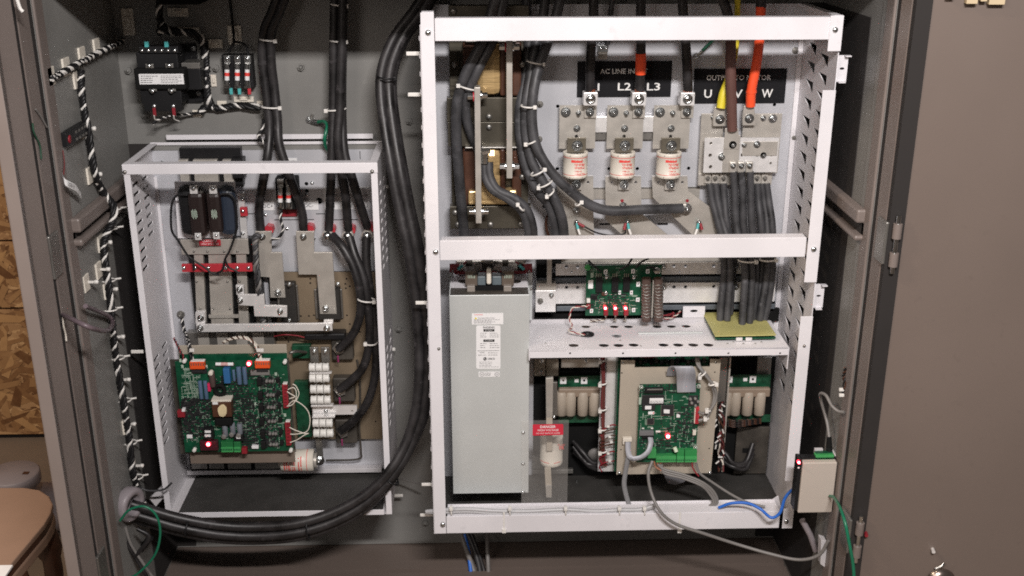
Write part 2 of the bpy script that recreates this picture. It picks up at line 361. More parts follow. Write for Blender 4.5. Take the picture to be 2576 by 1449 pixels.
MB().box(XL, XR, 1.80, 2.052, zf - 0.012, zf - 0.002).build('sill_plate', doorm, cab)
MB().box(XL, XR, 1.775, 2.08, zf - 0.03, zf - 0.014).build('sill_gap', gap, cab)
MB().box(XL - 0.03, XR + 0.02, 1.74, 1.772, -1.598, zf - 0.012).build('plinth', cabp, cab)
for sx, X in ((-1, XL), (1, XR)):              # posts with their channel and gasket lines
    MB().box(X, X + sx * 0.03, 1.712, 1.762, -1.5, ZT).build('corner_post', cabp, cab, bevel=0.004)
    MB().box(X + sx * 0.001, X + sx * 0.03, 1.7625, 1.7755, -1.5, ZT).build('gasket', gap, cab)
    MB().box(X + sx * 0.0005, X + sx * 0.026, 1.698, 1.7115, -1.5, ZT).build('gasket', gap, cab)
    MB().box(X, X - sx * 0.0015, 1.995 if sx < 0 else 1.885, YB - 0.001, -1.40, -0.60 if sx < 0 else -0.2).build('shade_sheet', gap, cab)  # dark sheet added in place of shade on the rear side wall
    MB().box(X, X - sx * 0.043, YB - 0.0035, YB - 0.001, -1.40, -0.47 if sx < 0 else -0.2).build('shade_sheet', gap, cab)  # dark corner strip added so the side openings look shaded
    MB().box(X - sx * 0.004, X + sx * 0.002, 1.776, 1.812, -1.5, ZT).build('post_flange', cabp, cab, bevel=0.003)
    MB().box(X - sx * 0.002, X, 1.813, 1.83, -1.5, ZT).build('flange_lip', cabg, cab)
def rail(X, sx, pts, name='side_rail'):        # horizontal rails along the side wall
    for (xa, ya, xb, yb) in pts:
        z0 = PX(xa, ya, X).z; z1 = PX(xb, yb, X).z
        MB().box(X, X - sx * 0.018, 1.80, YB, z0, z1).build(name, cabp, cab, bevel=0.004)
rail(XL, -1, ((180, 545, 182, 583), (187, 598, 188, 616)))
rail(XR, 1, ((2176, 522, 2172, 556), (2168, 586, 2167, 600)))
MB().box(XL, XL + 0.004, 1.80, YB, PX(182, 584, XL).z, PX(187, 597, XL).z).build('rail_slot', gap, cab)
MB().box(XR, XR - 0.004, 1.80, YB, PX(2172, 557, XR).z, PX(2168, 585, XR).z).build('rail_slot', gap, cab)
for x, y in ((758, 168), (325, 176), (545, 170), (366, 288), (1030, 303), (1004, 825), (1070, 1312), (700, 172)): 
    if x != 700: bolt(cab, x, y, YB, 13, m=cabg, h=0.009)
bolt(cab, 758, 168, YB - 0.002, 9, m=dsteel)
# doors, folded back
def door(name_side, hx, ang, length, edge):
    h = Vector((hx, 1.70, 0)); d = Vector((math.sin(ang), -math.cos(ang), 0)); n = Vector((-d.y, d.x, 0)) * (1 if hx > 0 else -1)
    a = h; b_ = h + d * length; th = n * 0.035
    q = [Vector((a.x, a.y, -1.56)), Vector((b_.x, b_.y, -1.56)), Vector((b_.x, b_.y, -1.56)) + th, Vector((a.x, a.y, -1.56)) + th]
    return MB().hexa(q + [p + Vector((0, 0, 1.56 + 0.1)) for p in q]).build('door', doorm if hx > 0 else cabp, cab, bevel=0.004)
door('r', 0.690, math.radians(84), 0.95, 0)
dl = MB().hexa([(-0.733, 1.69, -1.56), (-0.699, 1.69, -1.56), (-0.715, 1.655, -1.56), (-0.95, 1.13, -1.56), (-0.733, 1.69, 0.1), (-0.699, 1.69, 0.1), (-0.715, 1.655, 0.1), (-0.95, 1.13, 0.1)])
a0, a1 = Vector((-0.699, 1.70, 0)), Vector((-0.731, 1.70, 0)); dd = Vector((-0.735, 1.70, 0)).normalized() * -0.4
MB().prism([(a0.x, 1.70, -1.56), (a1.x, 1.70, -1.56), (a1.x + dd.x - 0.02, 1.70 + dd.y, -1.56), (a1.x + dd.x + 0.018 - 0.02, 1.70 + dd.y - 0.0, -1.56), (a0.x - 0.012, 1.66, -1.56)], (0, 0, 1.66)).build('door', cabp, cab, bevel=0.002)
# hinges
def hinge(X, sx, y0, y1, xa):
    za, zb = PX(xa, y0, X).z, PX(xa, y1, X).z; mb = MB(); mb2 = MB(); f = MB()
    q = Vector((X + sx * 0.012, 1.695, 0))
    f.box(X - sx * 0.004, X + sx * 0.006, 1.700, 1.740, zb, za)
    mb.cyl((q.x, q.y - 0.004, zb), (q.x, q.y - 0.004, zb + (za - zb) * 0.32), 0.0075, 12)
    mb2.cyl((q.x, q.y - 0.004, zb + (za - zb) * 0.66), (q.x, q.y - 0.004, za), 0.0075, 12)
    h_ = f.build('hinge', dsteel, cab, bevel=0.002); mb.build('knuckle', cabp, h_, bevel=0.001); mb2.build('knuckle', cabp, h_, bevel=0.001)
    MB().cyl((q.x, q.y - 0.004, zb - 0.012), (q.x, q.y - 0.004, za + 0.014), 0.004, 8).build('hinge_pin', steel, h_)
hinge(XR, 1, 548, 665, 2222); hinge(XR, 1, 1335, 1440, 2160); hinge(XL, -1, 570, 690, 150); hinge(XL, -1, 1352, 1449, 270)
# ------------------------------------------------------------------ left enclosure
LY, LB = 1.96, 2.135
x0, x1 = P(310, 425, LY).x, P(949, 425, LY).x; zt, zb = P(630, 411, LY).z, P(700, 1297, LY).z
le = T('rectifier_enclosure', 'smaller white open front steel enclosure on the left, with slotted sides', 'enclosure', ((x0 + x1) / 2, 2.05, zb))
def slots(ya, yb, z0, z1, step, h, off=0):
    out = []; z = z0 - off
    while z - h > z1: out.append([(ya, z - h), (yb, z - h), (yb, z), (ya, z)]); z -= step
    return out
zz = lambda y: PX(350, y, x0).z
hs = slots(1.995, 2.030, zz(448), zz(700), 0.0185, 0.0062) + slots(2.055, 2.090, zz(448), zz(645), 0.0185, 0.0062, 0.004)
hs += slots(1.995, 2.030, zz(955), zz(1235), 0.0185, 0.0062) + slots(2.055, 2.090, zz(945), zz(1165), 0.0185, 0.0062, 0.004)
o_ = [(LY + 0.002, zb), (LB + 0.01, zb), (LB + 0.01, zt - 0.002), (LY + 0.002, zt - 0.002)]
sheet(o_, hs, 0.0016, 'side_panel', white, le, lambda v: Vector((x0 + 0.001 + v.z, v.x, v.y)))
hs2 = slots(1.985, 2.020, zz(448), zz(700), 0.0185, 0.0062) + slots(2.06, 2.10, zz(458), zz(710), 0.0185, 0.0062, 0.004)
hs2 += slots(1.985, 2.020, zz(930), zz(1190), 0.0185, 0.0062) + slots(2.06, 2.10, zz(920), zz(1180), 0.0185, 0.0062, 0.004)
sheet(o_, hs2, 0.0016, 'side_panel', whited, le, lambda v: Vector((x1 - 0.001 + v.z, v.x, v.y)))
pw = 0.0115
MB().box(x0, x0 + pw, LY - 0.0015, LY, zb, zt - 0.019).build('front_flange', white, le)
MB().box(x1 - pw, x1, LY - 0.0015, LY, zb, zt - 0.019).build('front_flange', white, le)
MB().box(x0 - 0.001, x1 + 0.001, LY - 0.0035, LY - 0.0017, zt - 0.0185, zt).build('top_bar', white, le, bevel=0.0006)
MB().box(x0, x1, LY - 0.003, LY + 0.016, zt - 0.001, zt + 0.0006).build('top_bar_lip', white, le)
MB().box(x0, x0 + 0.014, LY + 0.0165, LB, zt - 0.0012, zt).build('top_rim', white, le); MB().box(x1 - 0.014, x1, LY + 0.0165, LB, zt - 0.0012, zt).build('top_rim', white, le)
MB().box(x0 + 0.016, x1 - 0.016, LY - 0.0035, LY - 0.0017, zb, zb + 0.012).build('bottom_bar', white, le, bevel=0.0006)
MB().box(x0 + 0.002, x1 - 0.002, LY, LB, zb - 0.0005, zb + 0.001).build('bottom_lip', whited, le) if False else None
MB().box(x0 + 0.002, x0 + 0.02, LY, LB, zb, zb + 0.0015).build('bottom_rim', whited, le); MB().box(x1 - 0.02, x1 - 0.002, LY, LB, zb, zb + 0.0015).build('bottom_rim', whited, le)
MB().box(x0, x1, LB + 0.001, LB + 0.004, zt - 0.004, zt + 0.0015).build('rear_rim', white, le, bevel=0.0005)
MB().rect(418, 338, 938, 350, LB + 0.006, 0.002).build('rear_flange', white, le)
bz = P(700, 377, LB).z; bb = P(700, 1181, LB).z
MB().box(x0 + 0.002, x1 - 0.002, LB + 0.002, LB + 0.005, bz, zt - 0.006).build('rear_shade_strip', cabg, le)  # added strip standing in for the shadow gap above the plate
hl = [circ(P(x, y, LB).x, P(x, y, LB).z, r * 0.00077) for x, y, r in ((803, 505, 9), (771, 462, 5), (772, 480, 5))]
sheet([(x0 + 0.002, bb), (x1 - 0.002, bb), (x1 - 0.002, bz), (x0 + 0.002, bz)], hl, 0.002, 'back_plate', plateg, le, lambda v: Vector((v.x, LB + v.z, v.y)))
MB().rect(470, 1182, 960, 1192, LB - 0.02, 0.018).build('bottom_flange', whited, le, bevel=0.001)
MB().rect(402, 445, 436, 1175, LB - 0.004, 0.002).build('corner_flange', white, le)
for x, y in ((314, 433), (936, 431)): screw(le, x, y, LY - 0.0036, 5, dsteel)
for x, y in ((772, 490), (584, 420), (698, 412), (785, 460), (854, 395), (872, 525), (668, 470), (668, 540), (722, 575), (408, 408), (790, 600), (920, 540)): screw(le, x, y, LB - 0.001, 5)
for x, y, s in ((345, 885, -1), (980, 879, 1), (1000, 1247, 1), (962, 470, 1), (400, 1252, -1)):   # white keyhole tabs sticking out sideways
    c = P(x, y, LB - 0.01) if s > 0 else P(x, y, LY + 0.02)
    MB().box(c.x - 0.012, c.x + 0.012, c.y, c.y + 0.002, c.z - 0.0035, c.z + 0.0035).build('mounting_tab', whitep, le, bevel=0.0015)
# markings on the left back plate
q = MB().rect(660, 505, 690, 529, LB - 0.0025, 0.001).build('terminal_label', paper, le); text('DC+', 674, 519, LB - 0.003, 9, txtk, q)
q = MB().rect(752, 504, 801, 528, LB - 0.0025, 0.001).build('terminal_label', paper, le); text('DC-', 777, 517, LB - 0.003, 9, txtk, q)
q = MB().rect(815, 470, 930, 527, LB - 0.0025, 0.001).build('terminal_label', paper, le)
for s, x in (('L1', 838), ('L2', 880), ('L3', 921)): text(s, x, 518, LB - 0.003, 9, txtk, q)
text('TORQUE TERMINALS 300 IN-LBS', 872, 492, LB - 0.003, 4, txtk, q, wide=110)
q = MB().rect(694, 398, 747, 412, LB - 0.0025, 0.001).build('plate_label', paper, le); text('DC BUS FUSES', 720, 407, LB - 0.003, 6, txtk, q, wide=46)
for a in ((612, 537, 650, 538.5), (700, 537, 735, 538.5), (795, 537, 840, 538.5), (690, 552, 790, 553.5), (830, 552, 900, 553.5)): MB().rect(*a, LB - 0.0022, 0.0008).build('marking_line', txtk, le)
MB().rect(905, 380, 906.5, 400, LB - 0.002, 0.0005).build('marking_line', txtk, le)
# ------------------------------------------------------------------ right enclosure
RY, RB = 1.90, 2.115
X0, X1 = P(1058, 60, RY).x + 0.0, 0.6255
Zt, Zb = P(1600, 43, RY).z, P(1600, 1333, RY).z
re = T('inverter_enclosure', 'larger white open front steel enclosure on the right, with louvred side and crossbars', 'enclosure', ((X0 + X1) / 2, 2.0, Zb))
rz = lambda y: P(1600, y, RY).z
ph = MB().box(X0, X0 + 0.023, RY - 0.002, RY, Zb, rz(30)).build('front_post', white, re, bevel=0.0006)
MB().box(X0 + 0.002, X0 + 0.0225, RY + 0.0005, RY + 0.02, rz(30), rz(28)).build('post_cap', white, re)
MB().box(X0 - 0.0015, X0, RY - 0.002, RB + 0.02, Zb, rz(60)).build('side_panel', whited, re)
for i in range(26):                            # pressed bumps down the outside of the left panel
    z = rz(90 + i * 45); MB().box(X0 - 0.0045, X0 - 0.0016, RY + 0.01, RY + 0.04, z - 0.009, z).build('louvre', white, re, bevel=0.0014)
def bar(name, ya, yb, xr, lip=0.03):
    MB().box(X0 + 0.024, xr, RY - 0.003, RY - 0.001, rz(yb), rz(ya)).build(name, white, re, bevel=0.0008)
    MB().box(X0 + 0.026, xr - 0.001, RY - 0.001, RY + lip, rz(ya) - 0.0016, rz(ya)).build(name + '_flange', white, re)
bar('top_bar', 44, 101, X1 - 0.001, 0.02); bar('middle_bar', 600, 649, X1 - 0.027, 0.022); bar('bottom_bar', 1290, 1332, X1 - 0.027, 0.035)
MB().box(X0 + 0.026, X1 - 0.028, RY + 0.036, RY + 0.0375, rz(1290) - 0.012, rz(1290) + 0.004).build('bottom_bar_upstand', white, re)
# right post in separate lengths
for (a, b_, wd) in ((40, 130, 0.023), (229, 714, 0.0235), (800, 1215, 0.0235), (1283, 1332, 0.021)):
    MB().box(X1 - wd, X1, RY - (0.005 if a in (40, 1283) else 0.002), RY - (0.0032 if a in (40, 1283) else 0), rz(b_), rz(a)).build('front_post', white, re, bevel=0.0006)
for xs, y0_, y1_ in ((0, 145, 213), (0, 728, 788)):
    zc0, zc1 = rz(y0_), rz(y1_); zm = (zc0 + zc1) / 2
    xa = X1 + 0.001
    sheet([(xa, zc1), (xa + 0.022, zc1), (xa + 0.022, zc0), (xa, zc0)], [circ(xa + 0.0125, zm, 0.0045, 12, 0.0022)], 0.002, 'latch_bracket', white, re, lambda v: Vector((v.x, RY + 0.02 + v.z, v.y)))
    MB().box(xa + 0.014, xa + 0.024, RY + 0.008, RY + 0.0188, zc0 - 0.0015, zc0 + 0.0005).build('latch_lip', white, re)
    MB().box(xa + 0.006, xa + 0.018, RY + 0.008, RY + 0.0188, zc1 - 0.0005, zc1 + 0.0012).build('latch_lip', white, re)
# louvred right side
lv = []; hoods = []
zr = lambda y: PX(2045, y, X1).z
z = zr(108); i = 0
while z > zr(1110):
    lv.append([(2.028, z), (2.080, z), (2.028, z - 0.019)]); hoods.append((2.030, 2.075, z))
    z2 = z - 0.010
    if not (zr(900) > z > zr(1030) and False): lv.append([(1.952, z2), (2.004, z2), (1.952, z2 - 0.019)]); hoods.append((1.955, 2.000, z2))
    z -= 0.0345; i += 1
sheet([(RY + 0.002, Zb), (RB, Zb), (RB, rz(43)), (RY + 0.002, rz(43))], lv, 0.0016, 'side_panel', white, re, lambda v: Vector((X1 - 0.001 + v.z, v.x, v.y)))
for a, b_, z in []:
    m = MB(); m.add([(X1 + 0.0005, a - 0.002, z + 0.003), (X1 + 0.0005, b_ + 0.003, z + 0.002), (X1 + 0.0005, a - 0.002, z - 0.020), (X1 + 0.010, a - 0.001, z - 0.012)], [(0, 1, 3), (0, 3, 2), (1, 2, 3), (0, 2, 1)])
    m.build('louvre', white, re)
MB().box(X1 - 0.012, X1 - 0.0022, RB - 0.006, RB - 0.001, rz(1190), rz(100)).build('corner_flange', white, re, bevel=0.001)
MB().box(X1 - 0.014, X1, RY + 0.002, RB, rz(43) + 0.0005, rz(43) + 0.002).build('top_rim', white, re)
# back plate, its top in the cabinet's shade
zbp = P(1600, 1205, RB).z
hp = [circ(P(x, y, RB).x, P(x, y, RB).z, 0.0035, 10) for x, y in ((1403, 267), (1402, 424), (1532, 424), (1603, 424), (1732, 423), (1368, 520), (1948, 263))]
hp += [[(P(a, b_, RB).x, P(a, b_, RB).z) for a, b_ in ((xq, yq), (xq + 26, yq), (xq + 26, yq + 5), (xq, yq + 5))] for xq, yq in ((1508, 561), (1654, 561), (1390, 563))]
sheet([(X0 + 0.002, zbp), (X1 - 0.002, zbp), (X1 - 0.002, P(1600, 10, RB).z), (X0 + 0.002, P(1600, 10, RB).z)], hp, 0.002, 'back_plate', plateg, re, lambda v: Vector((v.x, RB + v.z, v.y)))
for x, y in ((1077, 82), (2101, 75), (1096, 634), (2047, 627), (1114, 1320), (1978, 1312)): screw(re, x, y, RY - (0.0052 if x > 2090 or y > 1300 else 0.003), 7, steel)
for x, y in ((1104, 877), (2023, 870)): screw(re, x, y, RY - 0.0022, 4, dsteel)
for x, y in ((1358, 262), (1356, 350), (2001, 127), (1995, 345)): bolt(re, x, y, RB - 0.001, 9, m=dsteel)
for x, y in ((1042, 135), (1046, 238), (1064, 762), (1078, 1219), (1074, 1296)):
    c = P(x, y, RY + 0.03); MB().box(c.x - 0.014, c.x + 0.014, c.y, c.y + 0.002, c.z - 0.0035, c.z + 0.0035).build('mounting_tab', whitep, re, bevel=0.0016)
# perforated shelf
zs_ = P(1650, 879, 1.93).z; sx0, sx1 = P(1333, 880, 1.93).x, P(1983, 880, 1.93).x
sh = T('perforated_shelf', 'white folded steel shelf with rows of round holes across the right enclosure', 'shelf', ((sx0 + sx1) / 2, 2.0, zs_))
hh = []
for x, y, r in ((1443, 869, 14), (1519, 869, 14), (1556, 869, 14), (1594, 868, 14), (1669, 868, 14), (1706, 868, 14), (1744, 868, 14), (1782, 868, 14), (1551, 845.5, 14), (1474, 822, 13), (1545, 822, 13), (1581, 822, 13), (1653, 822, 13), (1689, 821.5, 13), (1726, 821, 13), (1478, 844, 15)):
    c = PZ(x, y, zs_); hh.append(circ(c.x, c.y, r * 0.00072, 16))
yb_ = PZ(1650, 810, zs_).y
sheet([(sx0, 1.93), (sx1, 1.93), (sx1, yb_), (sx0, yb_)], hh, 0.0018, 'shelf_top', white, sh, lambda v: Vector((v.x, v.y, zs_ + v.z)))
hf = [circ(P(x, 888, 1.93).x, P(x, 888, 1.93).z, 0.0022, 8) for x in (1434, 1567, 1699, 1832, 1962)]
sheet([(sx0, P(1650, 896, 1.93).z), (sx1, P(1650, 896, 1.93).z), (sx1, zs_ - 0.001), (sx0, zs_ - 0.001)], hf, 0.0016, 'front_lip', white, sh, lambda v: Vector((v.x, 1.929 + v.z, v.y)))
MB().box(sx0 - 0.002, sx0 - 0.0002, 1.93, yb_, zs_ - 0.02, zs_).build('end_flange', white, sh)
MB().box(sx1 + 0.0002, sx1 + 0.002, 1.93, yb_, zs_ - 0.045, zs_).build('end_flange', white, sh)
MB().box(sx0, sx1 - 0.12, yb_ + 0.0005, yb_ + 0.002, zs_ - 0.001, zs_ + 0.008).build('rear_upstand', whited, sh)
c = PZ(1686, 841, zs_); MB().box(c.x - 0.065, c.x + 0.065, c.y - 0.0025, c.y + 0.0025, zs_ + 0.001, zs_ + 0.005).build('stiffener', silver, sh, bevel=0.001)
xa, xb = P(1718, 790, yb_).x, P(1773, 790, yb_).x
za, zb_ = zs_ + 0.0085, P(1745, 771, yb_).z
sheet([(xa, za), (xb, za), (xb, zb_), (xa, zb_)], [circ((xa + xb) / 2, (za + zb_) / 2 + 0.002, 0.008, 14, 0.003)], 0.0018, 'slotted_bracket', white, sh, lambda v: Vector((v.x, yb_ + 0.002 + v.z, v.y)))
c = PZ(1478, 844, zs_)
MB().lathe((c.x, c.y, zs_ + 0.001), [(0.0105, 0), (0.0135, 0.001), (0.0135, 0.003), (0.008, 0.0035), (0.007, -0.004)], 20).build('grommet', black, sh)
for x, y in ((1372, 865), (1830, 866), (1845, 862), (1870, 866), (1900, 866), (1915, 862), (1560, 858), (1612, 872)): 
    c = PZ(x, y, zs_); MB().lathe((c.x, c.y, zs_ + 0.001), [(0.002, 0), (0.0015, 0.0012), (0.0001, 0.0014)], 8).build('rivet', dsteel, sh)
# ================================================================== upper left: control transformer and fuse block on the cabinet's back panel
t = T('control_transformer', 'black control transformer with a white rating label, below the cabinet roof', 'transformer', P(425, 262, YB))
def R_(x0, y0, x1, y1, Y, d, name, m, parent, bev=0.0008): return MB().rect(x0, y0, x1, y1, Y, d).build(name, m, parent, bevel=bev)
R_(460, 110, 500, 260, YB - 0.004, 0.004, 'mounting_foot', black, t)
R_(348, 132, 452, 262, 2.085, 0.055, 'core', black, t, 0.002)
R_(338, 172, 466, 226, 2.075, 0.075, 'coil_housing', blackm, t, 0.003)
R_(464, 172, 506, 226, 2.10, 0.05, 'coil_side', black, t, 0.002)
lb = R_(350, 186, 462, 212, 2.074, 0.001, 'rating_label', paper, t, 0)
rows(lb, 354, 189, 400, 210, 2.0738, 4, txtk, 1.6, seed=3); rows(lb, 404, 189, 458, 210, 2.0738, 5, txtk, 1.2, seed=4)
R_(456, 158, 502, 173, 2.098, 0.05, 'foil_edge', dsteel, t)
R_(350, 117, 448, 134, 2.080, 0.03, 'terminal_strip', black, t, 0.001)
for i in range(6): screw(t, 357 + i * 16.5, 127, 2.079, 5)
for x, y in ((375, 166), (425, 165), (383, 229), (431, 229)): screw(t, x, y, 2.0745, 6); 
for x, y in ((370, 164), (420, 163), (378, 222), (426, 222)): R_(x - 4, y - 3, x + 16, y + 8, 2.0755, 0.002, 'clip', dsteel, t)
R_(362, 258, 456, 280, 2.085, 0.02, 'terminal_strip', black, t, 0.001)
for x in (388, 436): screw(t, x, 267, 2.084, 6)
for x in (368, 418): R_(x - 5, 105, x + 5, 119, 2.078, 0.006, 'crimp_sleeve', teal, t)
for x, y in ((487, 122), (500, 235)): bolt(t, x, y, YB - 0.005, 6)
R_(490, 222, 512, 255, YB - 0.006, 0.005, 'mounting_foot', black, t)
for x in (388, 437): R_(x - 4, 272, x + 4, 292, 2.08, 0.004, 'crimp_sleeve', redd, t)
def small_fuse(parent, x, y0, y1, Y, r=7):
    a, b = P(x, y0, Y), P(x, y1, Y); rr = r * 0.00076; f = T('x', None, None, (0, 0, 0)) if False else None
    body = MB().cyl(a + (b - a) * 0.24, a + (b - a) * 0.76, rr * 0.86, 12).build('fuse_body', paper, parent)
    MB().cyl(a, a + (b - a) * 0.25, rr, 12).build('end_cap', steel, body); MB().cyl(a + (b - a) * 0.75, b, rr, 12).build('end_cap', steel, body)
    MB().cyl(a + (b - a) * 0.40, a + (b - a) * 0.56, rr * 0.9, 12).build('red_band', txtr, body); return body
t = T('fuse_block', 'three pole fuse block beside the black control transformer', 'fuse block', P(600, 232, YB))
R_(560, 138, 636, 222, 2.135, 0.025, 'block_base', black, t, 0.002)
for x in (571, 597, 622):
    small_fuse(t, x, 160, 215, 2.118, 7)
    R_(x - 8, 140, x + 8, 160, 2.122, 0.012, 'fuse_clip', steel, t); R_(x - 8, 208, x + 8, 222, 2.122, 0.012, 'fuse_clip', steel, t); screw(t, x, 147, 2.121, 5)
for x, m in ((581, teal), (602, teal), (627, red)): R_(x - 4, 222, x + 4, 238, 2.125, 0.005, 'crimp_sleeve', m, t)
# cable tie mounts on the back panel
def mount(x, y, w_, h_, tilt, label, Y=YB, m=None): 
    o = MB().rect(x - w_ / 2, y - h_ / 2, x + w_ / 2, y + h_ / 2, Y - 0.004, 0.004)
    o.rect(x - w_ / 5, y - h_ / 5, x + w_ / 5, y + h_ / 5, Y - 0.008, 0.0045)
    return tag(o.build('cable_tie_mount', m or ivory, None, bevel=0.0008), label, 'tie mount', 'white cable tie mounts on the back panel')
mount(447, 31, 52, 22, 0, 'large square tie mount above the transformer at the cabinet top')
mount(322, 55, 30, 68, 0, 'tall tie mount behind the harness in the top left corner')
mount(465, 80, 72, 22, 0, 'wide tie mount just right of and above the transformer terminals')
mount(590, 88, 34, 48, 0, 'tall tie mount directly above the three pole fuse block')
mount(542, 110, 36, 22, 0, 'small tie mount between the transformer and the fuse block')
mount(537, 203, 14, 30, 0, 'narrow upright tie mount right of the transformer harness')
mount(558, 262, 24, 16, 0, 'small tie mount at the lower bend of the transformer harness')
mount(496, 286, 24, 18, 0, 'small tie mount under the transformer beside its lower wires')
mount(613, 250, 50, 14, 0, 'wide flat tie mount below the three pole fuse block')
mount(655, 262, 18, 16, 0, 'small tie mount touching the left edge of the twin cables')
def harness(label, pts, r=0.0042, pitch=0.028, raw=False, grp='braided black and white wire harnesses', cols=None, ties=(), k=8, dens=3):
    w3 = smooth(pts if raw else pp(pts), k); fine = []
    for a, b in zip(w3, w3[1:]):
        n = max(1, int((b - a).length / 0.004)); fine += [a + (b - a) * (i / n) for i in range(n)]
    fine.append(w3[-1]); t = T('wire_harness', label, 'wire harness', fine[0], grp)
    L = 0; prev = None; fr = []
    for i, p in enumerate(fine):
        d = (fine[min(i + 1, len(fine) - 1)] - fine[max(i - 1, 0)]).normalized()
        u = d.orthogonal() if prev is None else prev - d * prev.dot(d); u.normalize(); prev = u
        if i: L += (p - fine[i - 1]).length * (1 + .45 * math.sin(i * .21 + len(pts)) + .3 * math.sin(i * .57))
        wob = r * .35; fr.append((p + u * (wob * math.sin(i * .13 + 1)), u, d.cross(u), L))
    cols = cols or [black, whitep, black, black]
    for j, m in enumerate(cols):
        ph = 2 * math.pi * j / len(cols)
        MB().tube([p + (u * math.cos(ph + 2 * math.pi * l / pitch) + v * math.sin(ph + 2 * math.pi * l / pitch)) * r for p, u, v, l in fr], r * (0.62 if m in (whitep, ivory) and r > .003 else 0.80), 6).build('wire', m, t)
    return t
harness('braided wires dropping from the cabinet top to the transformer terminals', [(405, -10, 2.11), (402, 40, 2.11), (412, 70, 2.10), (398, 82, 2.09)], 0.004)
harness('braided wires running right from above the transformer and down its right side', [(400, 65, 2.11), (430, 80, 2.12), (485, 84, 2.13), (512, 108, 2.14), (520, 170, 2.14), (522, 240, 2.14), (530, 268, 2.145)], 0.005)
harness('braided wires running right under the fuse block to the cables', [(505, 284, 2.14), (520, 270, 2.145), (550, 272, 2.145), (600, 264, 2.145), (655, 268, 2.14)], 0.0042)
harness('thin twisted pair under the transformer between its two red crimps', [(384, 312, 2.09), (400, 300, 2.10), (436, 290, 2.11), (470, 287, 2.14), (505, 283, 2.14)], 0.0016, 0.016)
harness('twisted wire loops hanging behind the twin cables at the enclosure rim', [(664, 300, 2.13), (662, 325, 2.12), (650, 343, 2.11), (664, 360, 2.11)], 0.0022, 0.02)
for a, lab in (((578, -5, 2.15), 'thin black wire hanging from the roof above the fuse block'),):
    cable_thing(lab, [a, (585, 60, 2.14), (588, 105, 2.12), (575, 130, 2.12)], 0.0026, black, name='thin_wire', cat='wire')
cable_thing('short black wire arching over the right fuse of the three pole block', [(588, 105, 2.13), (608, 108, 2.12), (620, 118, 2.12), (624, 138, 2.12)], 0.0022, black, name='thin_wire', cat='wire')
for x, lab in ((388, 'left of the two short wires under the transformer'), (437, 'right of the two short wires under the transformer')):
    cable_thing(lab, [(x, 290, 2.08), (x + 2, 300, 2.09), (x + 14, 305, 2.11)], 0.0014, whitep, name='thin_wire', cat='wire', group='short transformer wires')
MB_ = MB().rect(398, -20, 500, 12, 2.08, 0.07); tag(MB_.build('relay_module', blackm, None, bevel=0.002), 'black module half cut off by the top edge above the transformer', 'relay')
# ground lug and green wire
t = T('ground_lug', 'bright ring lug bolted to the back panel with a green wire', 'lug', P(778, 303, YB))
bolt(t, 778, 301, YB - 0.002, 9); a, b = P(784, 304, YB - 0.008), P(800, 307, YB - 0.012); MB().cyl(a, b, 0.005, 12).build('barrel', steel, t)
a, b = P(781, 301, YB - 0.006), P(786, 288, YB - 0.006); MB().cyl(a, b, 0.0028, 10).build('stud', dsteel, t)
cable_thing('short green wire looping from the ring lug down into the left enclosure', [(799, 307, YB - 0.012), (815, 306, 2.13), (823, 318, 2.11), (817, 345, 2.10), (818, 365, 2.11), (826, 380, 2.12)], 0.0036, greenw, name='ground_wire', cat='wire')
# ================================================================== left wall
def harness_wall(label, pts, X=XL, **kw): return harness(label, [PX(x, y, X + o) for x, y, o in pts], raw=True, **kw)
hp_ = [(205, 178, .010), (207, 230, .010), (216, 300, .010), (226, 370, .010), (238, 440, .012), (262, 487, .012), (289, 520, .030), (284, 560, .028), (262, 605, .012), (263, 660, .010), (272, 725, .010), (282, 800, .010), (290, 870, .010), (300, 940, .010), (312, 1030, .010), (324, 1100, .010), (335, 1180, .010), (350, 1235, .012), (362, 1275, .03)]
harness_wall('long braided harness running down the left side wall to the conduit ring', hp_, r=0.0042, pitch=0.032)
harness_wall('braided harness climbing the left wall towards the cabinet roof', [(128, 200, .006), (160, 182, .006), (205, 155, .008), (250, 132, .008), (290, 112, .01), (316, 92, .015), (322, 50, .02), (318, -5, .02)], r=0.0038, pitch=0.024, cols=[black, whitep, whitep, black])
def wmount(x, y, label, w_=0.030, h_=0.030, head=True):
    c = PX(x, y, XL); t = T('cable_tie_mount', label, 'tie mount', c, 'white cable tie mounts down the left side wall')
    MB().box(XL, XL + 0.004, c.y - w_ / 2, c.y + w_ / 2, c.z - h_ / 2, c.z + h_ / 2).build('pad', ivory, t, bevel=0.001)
    if head:
        MB().box(XL + 0.004, XL + 0.018, c.y + 0.004, c.y + 0.007, c.z - 0.002, c.z + 0.002).build('tie_strap', whitep, t)
        MB().lathe((XL + 0.018, c.y + 0.0055, c.z), [(0.0001, -0.004), (0.004, -0.003), (0.004, 0.003), (0.0001, 0.004)], 8, 'X').build('tie_head', whitep, t)
